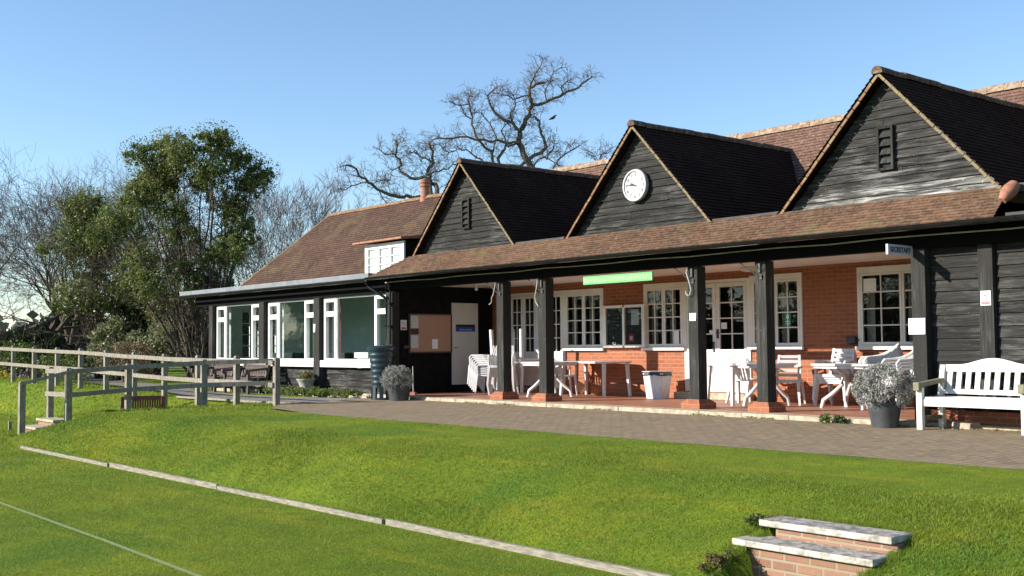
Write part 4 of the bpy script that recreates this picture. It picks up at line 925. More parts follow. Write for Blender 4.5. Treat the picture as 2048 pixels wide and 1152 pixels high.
# ------------------------------------------------------------------ foliage helpers
def leaf_quads(C, size, g, asp=.6, flat=0.0):
    n=len(C); a=g.normal(size=(n,3)); a[:,2]*=(1-flat); a/=np.linalg.norm(a,axis=1)[:,None]+1e-9
    b=np.cross(a,g.normal(size=(n,3))); b/=np.linalg.norm(b,axis=1)[:,None]+1e-9
    s=size*g.uniform(.6,1.4,n)[:,None]; a=a*s; b=b*s*asp
    V=np.stack([C-a,C+b*.9,C+a,C-b*.9],1).reshape(-1,3); return V,np.arange(4*n).reshape(-1,4)
def cloud(g,c,r,n,hollow=.55,bottom=-1.0):
    d=g.normal(size=(n*2,3)); d/=np.linalg.norm(d,axis=1)[:,None]; d=d[d[:,2]>bottom][:n]
    rad=hollow+(1-hollow)*g.uniform(0,1,(len(d),1))**.6
    return np.array(c)+d*rad*np.array(r)
def clumpy(g,c,r,nclump,per,cr,bottom=-1.0,hollow=.7):
    cc=cloud(g,c,r,nclump,hollow,bottom); return np.concatenate([cloud(g,p,(cr*g.uniform(.6,1.3),)*3,per,.2) for p in cc])

def tubes_np(segs, n=5):
    """segs: list of (pts Nx3 array, radii N) -> V,F"""
    V=[];F=[];b=0
    for P,Rr in segs:
        P=np.asarray(P,float); Rr=np.asarray(Rr,float); k=len(P); m_=n if Rr[0]>.02 else 3
        T=np.gradient(P,axis=0); T/=np.linalg.norm(T,axis=1)[:,None]+1e-9
        ref=np.array([.3,.2,1.0]) if abs(T[0,2])<.9 else np.array([1,.1,0.])
        A=np.cross(T,ref); A/=np.linalg.norm(A,axis=1)[:,None]+1e-9; Bv=np.cross(T,A)
        th=2*np.pi*np.arange(m_)/m_
        ring=P[:,None]+(A[:,None]*np.cos(th)[None,:,None]+Bv[:,None]*np.sin(th)[None,:,None])*Rr[:,None,None]
        V.append(ring.reshape(-1,3)); i=np.arange(k-1)[:,None]*m_; j=np.arange(m_)[None,:]; jn=(j+1)%m_
        F.append(np.stack([b+i+j,b+i+jn,b+i+m_+jn,b+i+m_+j],-1).reshape(-1,4)); b+=k*m_
    return np.concatenate(V),np.concatenate(F)
def wander(g,p,d,L,r,k,wob,trop,r_end=.45):
    P=[np.array(p,float)]; d=np.array(d,float); d/=np.linalg.norm(d)
    for i in range(k):
        d=d+g.normal(0,wob,3)+np.array([0,0,trop]); d/=np.linalg.norm(d); P.append(P[-1]+d*L/k)
    return np.array(P),np.linspace(r,r*r_end,k+1),d
def grow(g,p,d,L,r,lev,maxlev,wob,trop,out,tips,spread=.75,nch=(3,5),rmin=.006,ratio=.68):
    k=6 if lev<3 else 4
    P,Rr,_=wander(g,p,d,L,r,k,wob,trop); out.append((lev,P,Rr))
    if lev>=maxlev: tips.append(P[-1]); return
    n=g.integers(nch[0],nch[1]+1)
    for c in range(n):
        t=g.uniform(.3,1) if c<n-1 else 1.0; i=min(int(t*k),k-1); q=P[i]+(P[i+1]-P[i])*(t*k-i if t<1 else 1)
        T=P[i+1]-P[i]; T/=np.linalg.norm(T); s=g.normal(size=3); s-=s@T*T; s/=np.linalg.norm(s)
        nd=T*math.cos(spread*g.uniform(.6,1.25))+s*math.sin(spread*g.uniform(.6,1.25))
        grow(g,q,nd,L*ratio*g.uniform(.75,1.15),max(rmin,Rr[i]*.62),lev+1,maxlev,wob,trop,out,tips,spread,nch,rmin,ratio)
def finish_tree(name,base,out,label,cat,group=None,split=2,bark='bark',twig='twig',leaves=None,leafmat=None,n=5):
    e=empty(name,base,0,label,cat,group)
    a=[(P,Rr) for l,P,Rr in out if l<split]; b=[(P,Rr) for l,P,Rr in out if l>=split]
    V,F=tubes_np(a,7); mesh_np('trunk',V,F,M[bark],e,True)
    if b: V,F=tubes_np(b,n); mesh_np('branches',V,F,M[twig],e,True)
    if leaves is not None: V,F=leaves; mesh_np('crown',V,F,M[leafmat],e)
    return e
def bare_tree(name,base,H,seed,label,trunks=1,lean=(0,0),maxlev=6,spread=.65,wob=.16,trop=.06,r=.2,group='bare trees beyond the fence',frac=.34,nch=(3,5),first=.9,ratio=.68,cat='tree'):
    g=np.random.default_rng(seed); out=[];tips=[]
    for k in range(trunks):
        a=g.uniform(0,6.28); d=np.array([lean[0]+.35*math.cos(a)*(trunks>1),lean[1]+.35*math.sin(a)*(trunks>1),1.0])
        grow(g,np.array(base)-np.array([0,0,.3]),d,H*frac*first,r,0,maxlev,wob,trop,out,tips,spread,nch,.0062,ratio)
    return finish_tree(name,base,out,label,cat,group)

# ------------------------------------------------------------------ oak behind the roof (two big crowns of crooked limbs)
OR=Vector((-33.85,29.29,0)); RX=Vector((.6544,.7562,0)); DY=Vector((-.7562,.6544,0))
OAK=[(0.26, [(0.11, 8.13), (-0.26, 8.76), (-0.45, 9.27), (-0.38, 9.65), (-0.19, 9.96), (0.03, 10.34), (0.13, 10.72), (0.01, 11.1), (-0.05, 11.42), (0.26, 11.57), (0.64, 11.66)]), (0.14, [(0.13, 10.72), (0.7, 10.84), (1.26, 11.08), (1.77, 11.33), (2.14, 11.61), (2.52, 11.86)]), (0.06, [(1.26, 11.08), (1.3, 11.4), (1.52, 11.71)]), (0.18, [(-0.39, 8.23), (-0.02, 8.51), (0.49, 8.79), (0.68, 9.01), (0.56, 9.39), (0.43, 9.77), (0.41, 10.08), (0.22, 10.27)]), (0.14, [(-0.38, 9.65), (-0.69, 10.03), (-1.0, 10.1), (-1.38, 10.42), (-1.56, 10.74), (-1.69, 11.12), (-1.37, 11.43)]), (0.08, [(-0.69, 10.03), (-0.75, 10.41), (-0.56, 10.66), (-0.62, 11.04)]), (0.12, [(-0.38, 9.21), (-0.89, 9.12), (-1.51, 9.16), (-2.14, 9.23), (-2.76, 9.33), (-3.39, 9.24), (-3.83, 9.18)]), (0.07, [(-0.05, 11.1), (-0.62, 10.92), (-1.06, 11.11)]), (0.09, [(0.01, 11.1), (0.07, 11.54), (0.27, 11.98), (0.52, 12.36)]), (0.06, [(0.7, 10.84), (0.64, 11.28), (0.89, 11.79), (1.27, 12.1)]), (0.16, [(-1.21, 8.27), (-1.08, 8.84), (-0.95, 9.09), (-0.57, 9.15)]), (0.13, [(-1.46, 8.27), (-1.51, 8.84), (-1.89, 9.1), (-2.14, 9.42), (-2.32, 9.92), (-2.35, 10.43), (-2.41, 10.75), (-2.38, 11.0)]), (0.05, [(-2.35, 10.18), (-2.57, 10.31), (-2.66, 10.5)]), (0.05, [(-2.41, 10.75), (-2.76, 10.69), (-3.07, 10.79)]), (0.09, [(0.11, 8.13), (0.36, 8.51), (0.61, 8.57), (0.98, 8.37)]), (0.1, [(0.85, 7.93), (1.17, 8.5), (1.61, 8.81), (1.93, 8.99)]), (0.07, [(0.67, 8.5), (0.93, 8.88), (0.99, 9.13)]), (0.08, [(-1.77, 8.28), (-2.14, 8.6), (-2.52, 8.92), (-2.89, 9.05), (-3.21, 8.8)]), (0.07, [(-1.45, 8.84), (-1.32, 9.41), (-1.57, 9.92), (-1.88, 10.3)]), (0.06, [(-0.95, 9.09), (-1.13, 9.66), (-0.88, 9.97)])]
OAK2=[(0.2, [(-3.72, 7.1), (-3.78, 7.54), (-4.03, 7.77), (-4.15, 7.99), (-4.09, 8.24), (-3.87, 8.43), (-3.9, 8.93), (-4.02, 9.19)]), (0.08, [(-3.87, 8.43), (-4.34, 8.62), (-4.65, 8.88), (-4.9, 8.82)]), (0.15, [(-4.03, 7.77), (-4.4, 7.8), (-4.78, 7.81), (-5.09, 8.0), (-5.25, 8.25), (-5.21, 8.57), (-5.4, 8.76), (-5.34, 9.07), (-5.4, 9.33)]), (0.07, [(-4.09, 7.93), (-3.65, 8.05), (-3.27, 8.17), (-2.96, 8.35)]), (0.18, [(-3.65, 6.85), (-4.34, 7.05), (-4.91, 7.08), (-5.16, 6.99), (-5.53, 7.06), (-6.03, 7.28), (-6.35, 7.51), (-6.53, 7.67), (-6.78, 8.02), (-7.16, 8.15)]), (0.07, [(-6.53, 7.67), (-6.97, 7.58), (-7.35, 7.46), (-7.6, 7.43)]), (0.05, [(-6.03, 7.28), (-5.85, 6.94)]), (0.05, [(-6.35, 7.51), (-5.91, 7.76)]), (0.05, [(-5.25, 8.25), (-5.59, 8.0), (-5.78, 7.75)]), (0.05, [(-3.9, 8.93), (-3.64, 9.18), (-3.39, 9.05)]), (0.05, [(-5.4, 8.76), (-5.78, 8.76), (-6.03, 8.96)])]
def oak(limbs,base_u,seed,label,name='bare_oak'):
    g=np.random.default_rng(seed); out=[];tips=[]
    base=OR+RX*base_u; base.z=-.2
    root=(limbs[0][1][0] if True else None)
    def W(u,z,dd): p=OR+RX*u+DY*dd; return np.array([p.x,p.y,z])
    out.append((0,np.array([W(base_u,-.3,0),W(base_u+.1,2.5,.1),W(base_u-.1,5,-.1),W(root[0],root[1],0)]),np.array([.55,.45,.38,limbs[0][0]])))
    for li,(r,pts) in enumerate(limbs):
        n=len(pts); dd=0; P=[]; sl=g.uniform(-.35,.35)
        if li and r>=.08 and pts[0][1]<8.35:
            P.append(W(base_u+(pts[0][0]-base_u)*.3,5.2,0))
        for i,(u,z) in enumerate(pts): P.append(W(u,z,dd)); dd+=sl*g.uniform(.5,1.2)*.5 if r<.2 else g.normal(0,.08)
        P=np.array(P); Q=[P[0]]
        for a,b in zip(P,P[1:]):
            Q.append((a+b)/2+g.normal(0,.05,3)); Q.append(b)
        Q=np.array(Q); Rr=np.linspace(r*.5,max(.02,r*.22),len(Q)); Rr=Rr*1.0; out.append((0,Q,Rr))
        # side growth
        for i in range(1,len(Q)-1):
            if Q[i][2]<6.6: continue
            for _ in range(2):
                T=Q[i+1]-Q[i-1]; T/=np.linalg.norm(T)+1e-9; s=g.normal(size=3); s[2]=abs(s[2])*.6+.1; s-=s@T*T; s/=np.linalg.norm(s)
                grow(g,Q[i],T*.5+s*.9,g.uniform(.30,.60),.014,2,4,.32,.03,out,tips,.75,(3,4),.0055,.72)
        T=Q[-1]-Q[-2]; 
        for _ in range(4): grow(g,Q[-1],T/np.linalg.norm(T)+g.normal(0,.6,3),g.uniform(.25,.42),.015,2,4,.34,.02,out,tips,.7,(3,4),.006,.72)
    return finish_tree(name,tuple(base),out,label,'tree','bare oaks behind the clubhouse',1,'bark_oak','twig',n=4)
oak(OAK,-.3,11,'tall bare oak with crooked spreading limbs rising behind the gable roofs')
oak(OAK2,-3.6,12,'lower bare oak with twisting limbs behind the chimney pot')
SMALL=[(.06,[(2.73,7.6),(2.79,8.29),(2.83,8.6),(2.99,8.79)]),(.04,[(2.79,8.2),(2.6,8.45),(2.5,8.7)])]
oak(SMALL,2.6,13,'thin bare tree top just showing above the main roof between two gables')
bp=OR+RX*.93; bird=empty('bird',(bp.x,bp.y,10.13),R(40),'small dark bird perched on a branch of the tall oak','bird')
mb=MB(); mb.tube([(-.16,0,-.02),(-.07,0,.01),(0,0,.04),(.06,0,.07),(.10,0,.13),(.13,0,.14),(.17,0,.13)],[.012,.04,.06,.055,.035,.03,.005],8); mb.build('body',M['ink'],bird,local=True,smooth=True)

# ------------------------------------------------------------------ trees at the left
def multi_tree(name,base,trunks,clumps,seed,label,leafmat,nleaf,lsize,cr,r=.13,twigs=True,group='leafy trees beyond the fence'):
    g=np.random.default_rng(seed); out=[];tips=[]; base=np.array(base,float); L=[]
    for ci,c in enumerate(clumps):
        c=np.array(c,float)+g.normal(0,.12,3)+np.array([-.76,.65,0])*g.normal(0,.8)
        b=base+np.array([g.normal(0,.25),g.normal(0,.25),-.2]); mid=base*.55+c*.45; mid[2]=base[2]+(c[2]-base[2])*.45; mid+=g.normal(0,.22,3)
        t=np.linspace(0,1,9)[:,None]; P=(1-t)**2*b+2*t*(1-t)*mid+t**2*c; P[1:-1]+=g.normal(0,.06,(7,3))
        out.append((0,P,np.linspace(r*g.uniform(.6,1.1),.018,9)))
        for k in range(22):
            i=g.integers(3,9); d=g.normal(size=3); d[2]=abs(d[2])*.8; grow(g,P[i],d,cr*g.uniform(.6,1.1),.016,2,3,.25,.05,out,tips,.7,(2,4),.006,.7)
        wgt=g.uniform(.7,1.2); k_=1.0 if c[2]>5.6 else .55; L.append(clumpy(g,c,(cr*1.1,cr*1.1,cr*.8),int(60*wgt*k_),int(nleaf/60),cr*.20,-.9,.15)); L.append(cloud(g,c,(cr*1.5,cr*1.5,cr*1.2),int(nleaf*.30*k_),.15))
    V,F=leaf_quads(np.concatenate(L),lsize,g,.5)
    return finish_tree(name,tuple(base),out,label,'tree',group,1,'bark','twig',(V,F),leafmat)
T4=[(-37.08,14.48,7.17),(-36.74,14.86,7.61),(-36.3,15.37,7.95),(-35.94,15.84,7.44),(-35.44,16.41,7.79),(-35.08,16.87,7.43),(-34.89,17.15,6.65),(-34.62,17.47,6.74),(-36.51,15.2,6.76),(-35.71,16.18,6.6),(-35.29,16.71,6.05),(-36.97,14.7,6.08),(-37.22,14.46,5.32),(-34.85,17.2,5.6),(-36.28,15.55,5.73),(-36.87,14.93,4.43),(-36.4,15.2,7.2),(-35.2,16.6,6.9),(-37.2,14.6,6.7),(-37.5,14.2,5.8),(-36.9,15.0,3.3),(-36.2,15.9,4.9),(-37.6,14.2,4.9),(-37.3,14.5,3.9),(-36.9,15.1,2.5),(-36.0,16.0,3.6),(-35.1,17.1,4.6),(-36.5,15.4,3.0),(-35.4,16.7,4.3),(-34.9,17.2,5.0),(-35.9,16.2,2.8),(-35.5,16.6,3.4),(-34.8,17.3,4.0)]
multi_tree('evergreen_tree',(-35.9,16.4,-.1),None,T4,21,'large dark evergreen tree with several leaning trunks beside the wing','leaf_ever',3600,.040,.62,.06)
T3=[(-43.87,15.75,6.6),(-44.1,15.55,5.7),(-43.81,15.94,5.1),(-44.11,15.67,4.35),(-43.51,16.43,3.76),(-44.42,15.41,2.99),(-43.45,16.63,2.4),(-43.79,16.15,2.98),(-44.31,15.34,5.3),(-43.04,17.05,2.97),(-42.6,17.2,4.6),(-42.9,16.8,5.6),(-44.4,15.2,6.4),(-44.6,15.0,4.9),(-44.5,15.3,3.6),(-43.2,16.9,1.9),(-42.6,17.4,3.3),(-42.2,17.9,2.3),(-41.9,18.1,5.0)]
multi_tree('olive_tree',(-44.0,16.1,-.1),None,T3,22,'loose olive green tree left of the large evergreen','leaf_olive',3600,.052,.80,.05)
bare_tree('bare_tree',(-49.4,12.6,-.1),16.5,31,'wide bare tree with long arching limbs at the far left edge',2,(.10,.30),6,.62,.17,.015,.20,frac=.29,nch=(3,4),ratio=.74)
bare_tree('bare_tree',(-48.0,14.6,-.1),14.0,38,'second bare tree just right of the arching tree at the far left',2,(0,.1),6,.60,.17,.03,.16,frac=.27,nch=(3,4),ratio=.75)
bare_tree('bare_tree',(-52.6,17.6,-.1),15.4,32,'bare tree standing behind and right of the far left tree',3,(0,0),6,.55,.16,.04,.17,frac=.27,nch=(3,4),ratio=.75)
bare_tree('bare_tree',(-51.0,19.4,-.1),15.0,35,'slender bare tree just left of the olive green tree',2,(0,0),6,.52,.16,.05,.15,frac=.27,nch=(3,4),ratio=.75)
bare_tree('bare_tree',(-39.6,21.2,-.1),12.6,33,'bushy bare tree showing behind the hipped end of the wing roof',4,(0.05,0),6,.48,.14,.06,.11,frac=.27,nch=(3,4),ratio=.75)
bare_tree('bare_tree',(-39.0,22.0,-.1),8.8,34,'low bare thicket tree above the wing roof slope',4,(0.1,0.05),5,.55,.15,.06,.09,frac=.27,nch=(3,5),ratio=.75)

def bush(name,c,r,n,cr,per,size,mat,seed,label,cat='shrub',group=None,bottom=-.5,asp=.6,stems=True):
    g=np.random.default_rng(seed); e=empty(name,(c[0],c[1],max(c[2]-r[2],-.15)),0,label,cat,group)
    V,F=leaf_quads(clumpy(g,c,r,n,per,cr,bottom,.45),size,g,asp); mesh_np('foliage',V,F,M[mat],e)
    if stems:
        out=[]
        for k in range(14):
            a=g.uniform(0,6.28); q=np.array(c)+np.array([math.cos(a)*r[0]*.6,math.sin(a)*r[1]*.6,r[2]*g.uniform(.1,.7)]); b=np.array([c[0]+g.normal(0,r[0]*.15),c[1]+g.normal(0,r[1]*.15),c[2]-r[2]])
            out.append((np.array([b,(b+q)/2+g.normal(0,.08,3),q]),np.array([.03,.02,.01])))
        V,F=tubes_np(out); mesh_np('stems',V,F,M['twig'],e)
    return e
BG='shrubs of the mixed border beyond the path'
bush('ivy_shrub',(-42.0,17.2,1.6),(1.5,1.5,1.7),60,.35,120,.07,'leaf_dark',41,'dark ivy covered shrub mass under the olive green tree',group=BG)
bush('ivy_shrub',(-38.4,18.2,1.7),(1.8,1.5,1.9),70,.35,120,.07,'leaf_dark',42,'dark ivy mass behind the trunks of the evergreen',group=BG)
bush('variegated_shrub',(-41.0,15.3,1.0),(1.2,.9,1.15),40,.28,90,.06,'leaf_pale',43,'pale variegated shrub in the border below the olive green tree',group=BG)
bush('variegated_shrub',(-38.6,15.9,1.1),(1.2,.9,1.0),40,.28,90,.055,'leaf_pale',44,'silvery variegated shrub close to the evergreen trunks',group=BG)
bush('dry_shrub',(-38.0,14.6,.6),(1.5,.8,.75),45,.25,80,.045,'leaf_dry',45,'dry brown twiggy shrub behind the fence',group=BG)
bush('green_shrub',(-41.5,13.6,.35),(1.3,.8,.6),40,.22,90,.05,'leaf_mid',46,'mid green low shrub beyond the fence, right of the yellow flowers',group=BG)
bush('green_shrub',(-44.5,12.9,.5),(1.6,.9,.8),44,.25,90,.05,'leaf_mid',47,'mid green shrub at the left behind the fence rails',group=BG)
bush('dark_shrub',(-46.5,14.3,.8),(2.2,1.2,1.2),50,.3,90,.07,'leaf_dark',48,'dark shrub behind the left fence rails',group=BG)
bush('dark_shrub',(-36.2,17.6,.9),(1.2,.9,1.2),34,.28,90,.06,'leaf_dark',49,'dark shrub close to the corner of the wing',group=BG)
bush('flowering_shrub',(-41.6,11.6,.15),(.5,.3,.22),14,.10,50,.03,'leaf_yellow',50,'small yellow flowering plant beyond the left fence','plant',BG,stems=False)
bush('flowering_shrub',(-39.0,13.2,.25),(.9,.4,.4),22,.16,60,.035,'leaf_mid',51,'yellow green low plant beside the path behind the fence','plant',BG,stems=False)
bush('round_tree',(-66.5,22.0,1.5),(2.0,2.0,2.4),90,.45,160,.12,'leaf_far',52,'dark round headed tree beyond the border','tree')
bush('red_shrub',(-56.5,14.8,1.1),(1.2,1.2,1.3),40,.3,80,.08,'leaf_red',53,'dark red leaved shrub at the far left edge',group=BG)
for i,(x,y,rx,rz,lb) in enumerate(((-60,17.5,3.5,1.3,'low dark hedge clump at the far left'),(-57,22,3.5,1.2,'low dark hedge clump left of the round tree'),(-58,28,4,1.5,'dark hedge clump right of the round tree'),(-52,27,3.5,2.0,'tall dark hedge clump behind the olive green tree'),(-46,24,3.0,2.2,'tall dark hedge clump behind the evergreen'))):
    bush('hedge_clump',(x,y,rz*.6),(rx,2.0,rz),80,.5,110,.10,'leaf_dark',60+i,lb,'hedge','hedge clumps behind the border')
g=np.random.default_rng(77)
C=np.stack([g.uniform(-1,1,9000)*90-190,g.uniform(-30,210,9000),np.zeros(9000)],-1); hgt=5.0+2.2*np.sin(C[:,1]*.11)+1.6*np.sin(C[:,1]*.31+1); C[:,2]=g.uniform(0,1,9000)*hgt
V,F=leaf_quads(C,.9,g,.9); o=mesh_np('distant_wood',V,F,M['leaf_far']); tag(o,'low line of distant woodland on the horizon','woodland',kind='stuff')
bush('shade_shrub',(-37.6,4.3,.5),(1.3,1.2,1.2),50,.4,100,.07,'leaf_dark',79,'dark shrub on the lower lawn outside the left edge of the view')
# trees off to the left, seen in the wing windows' reflections
bare_tree('bare_tree',(-63,-4,-.64),11,36,'bare tree standing outside the view, mirrored in the wing windows',3,(0,0),5,.6,.15,.05,.20,ratio=.75)
bush('evergreen_tree',(-69,-6,2.0),(2.0,2.0,2.8),70,.7,90,.2,'leaf_dark',70,'dark evergreen outside the view, mirrored in the farthest wing window','tree')
bush('evergreen_tree',(-52.5,-5.2,3.2),(4,4,4.2),120,.9,90,.22,'leaf_dark',71,'large dark evergreen outside the view, mirrored in the nearest wing window','tree')
g=np.random.default_rng(78); n=16000; t_=g.uniform(0,1,n)  # unseen trees added to block the bright horizon from the window reflections
C=np.where((t_<.62)[:,None],np.stack([-150+t_/.62*210,-62+g.normal(0,3,n),t_*0],-1),np.stack([-140+g.normal(0,3,n),-62+(t_-.62)/.38*62,t_*0],-1)); hh=5.5+2.0*np.sin(C[:,0]*.13+C[:,1]*.17)+1.5*np.sin(C[:,0]*.41+C[:,1]*.33)
hh=np.where(t_<.62,hh,hh*.5); C[:,2]=-.6+g.uniform(0,1,n)*hh; V,F=leaf_quads(C,.8,g,.9); o=mesh_np('added_tree_belt',V,F,M['leaf_far']); tag(o,'unseen belt of trees added to darken the horizon mirrored in the windows','woodland',kind='stuff')

# ------------------------------------------------------------------ pots, butt, urn, plants
wb=empty('water_butt',(-20.42,13.40,-.075),0,'dark teal plastic water butt on a stand under the downpipe','water butt')
mb=MB(); prof=[(.19,.30)]
for k in range(6): z=.32+k*.118; r=.195+.075*(k/6)**1.2; prof+= [(r,z),(r+.012,z+.03),(r+.014,z+.06),(r+.002,z+.09)]
prof+=[(.275,1.04),(.295,1.06),(.295,1.09),(.26,1.10)]; mb.lathe(prof,(0,0,0),32); mb.build('barrel',M['water_butt'],wb,local=True,smooth=True)
MB().lathe([(.30,1.09),(.305,1.115),(.24,1.15),(.08,1.165)],(0,0,0),32).build('lid',M['water_butt'],wb,local=True,smooth=True)
mb=MB()
for k in range(8): a=2*math.pi*k/8+.2; mb.bar((.20*math.cos(a),.20*math.sin(a),0),(.19*math.cos(a),.19*math.sin(a),.30),.085,.05,(math.cos(a),math.sin(a),0))
mb.lathe([(.215,.26),(.215,.30)],(0,0,0),24); mb.lathe([(.225,0),(.225,.03)],(0,0,0),24); mb.build('stand',M['water_butt'],wb,local=True)
def silver_pot(loc,rb,rtp,h,fc,fr,seed,label,n=210):
    e=empty('potted_shrub',loc,0,label,'potted plant','silver shrubs in dark pots')
    MB().lathe([(rb,0),(rb+(rtp-rb)*.5,h*.5),(rb+(rtp-rb)*.5+.004,h*.52),(rtp,h*.9),(rtp+.015,h*.91),(rtp+.015,h),(rtp-.015,h),(rtp-.02,h-.05)],(0,0,0),32).build('pot',M['pot'],e,local=True,smooth=True)
    MB().lathe([(rtp-.025,h-.06),(.01,h-.05)],(0,0,0),20).build('soil',M['soil'],e,local=True)
    g=np.random.default_rng(seed); c=np.array(loc)+np.array(fc)
    cc=cloud(g,c,fr,n,.82,-.75); L=[cloud(g,p,(.036,.036,.046),38,.25) for p in cc]; L.append(cloud(g,c,np.array(fr)*.74,1500,.75,-.8))
    V,F=leaf_quads(np.concatenate(L),.0125,g,.5); mesh_np('foliage',V,F,M['leaf_silver'],e)
    out=[]
    for k in range(40):
        q=c+(cc[g.integers(len(cc))]-c)*.95; b=np.array(loc)+np.array([g.normal(0,.03),g.normal(0,.03),h-.05]); out.append((np.array([b,(b+q)/2+np.array([0,0,.05]),q]),np.array([.008,.006,.003])))
    V,F=tubes_np(out); mesh_np('stems',V,F,M['twig'],e); return e
silver_pot((-19.78,13.42,-.078),.20,.25,.30,(-.03,-.03,.44),(.345,.345,.30),81,'silvery round shrub in a dark pot beside the water butt')
silver_pot((-8.36,13.42,-.078),.17,.215,.34,(.0,0,.53),(.41,.40,.31),82,'silvery round shrub in a dark pot left of the white bench',300)
ur=empty('stone_urn',(-24.35,13.8,-.04),0,'grey stone urn with a green and red leaved plant in front of the wing','urn')
MB().lathe([(.13,0),(.14,.02),(.15,.10),(.155,.11),(.155,.13),(.17,.20),(.215,.29),(.235,.31),(.235,.335),(.20,.335),(.19,.28)],(0,0,0),28).build('bowl',M['urn'],ur,local=True,smooth=True)
g=np.random.default_rng(90); V,F=leaf_quads(cloud(g,(-24.35,13.8,.37),(.19,.19,.11),420,.3),.028,g,.5); mesh_np('foliage',V,F,M['leaf_bed'],ur)
V,F=leaf_quads(cloud(g,(-24.27,13.78,.40),(.10,.12,.08),110,.3),.024,g,.5); mesh_np('red_leaves',V,F,M['leaf_red'],ur)
def bed(pts,seed,label,name='bed_plants',mat='leaf_bed',r=.2,hh=.13,n=22):
    g=np.random.default_rng(seed); L=[clumpy(g,(x,y,z),(r*1.1,r*.9,hh),n,26,.05,-.1,.5) for x,y,z in pts]
    V,F=leaf_quads(np.concatenate(L),.02,g,.6); o=mesh_np(name,V,F,M[mat]); return tag(o,label,'plants',kind='stuff')
bed([(-25.9+i*.19,13.72-.05*math.sin(i*2.1)-.10*(i%3==0),-.05+.03*math.sin(i*1.7)) for i in range(21)],91,'low leafy ground cover along the foot of the wing wall')
e=empty('weed_clump',(-9.32,13.62,-.09),0,'low green weed growing at the kerb between two posts and a pot','plant'); g=np.random.default_rng(92); V,F=leaf_quads(clumpy(g,(-9.32,13.62,-.05),(.26,.12,.10),24,26,.035,-.1,.4),.02,g,.5); mesh_np('foliage',V,F,M['leaf_mid'],e)
g=np.random.default_rng(93); n=1500; xs=g.uniform(-20.3,-8.2,n); msk=(np.sin(xs*2.1)+np.sin(xs*5.3+1)>.35); xs=xs[msk]; C=np.stack([xs,13.72-g.exponential(.02,len(xs)),-.065+g.uniform(0,.02,len(xs))],-1); V,F=leaf_quads(C,.014,g,.5); o=mesh_np('kerb_moss',V,F,M['leaf_bed']); tag(o,'moss and small weeds along the kerb','weeds',kind='stuff')
g=np.random.default_rng(94); C=np.stack([g.uniform(-8.3,-6.3,150),g.uniform(13.6,13.98,150),np.full(150,-.062)],-1); V,F=leaf_quads(C,.016,g,.6,.8); o=mesh_np('fallen_leaves',V,F,M['leaf_dry']); tag(o,'dry leaves scattered under the white bench','leaves',kind='stuff')
e=empty('ivy_clump',(-5.5,6.6,-.5),0,'dark leafy ivy clump beside the left end of the near brick steps','plant'); g=np.random.default_rng(95); V,F=leaf_quads(np.concatenate([clumpy(g,(-5.33,6.42,-.56),(.09,.24,.12),55,46,.04,-.7,.3),clumpy(g,(-5.42,6.95,-.31),(.16,.12,.05),14,36,.04,-.3,.4)]),.012,g,.55); mesh_np('foliage',V,F,m_leaf('ivy and moss',(.03,.05,.015),(.09,.13,.03),(.14,.11,.04)),e)
br=empty('broom',(-20.45,14.25,0),0,'thin handled broom leaning by the dark side wall','broom')
MB().tube([(0,0,.06),(-.04,.02,.62)],.012,8).build('handle',M['cord'],br,local=True); MB().box((-.10,-.03,0),(.10,.03,.06)).build('head',M['bench_maroon'],br,local=True)

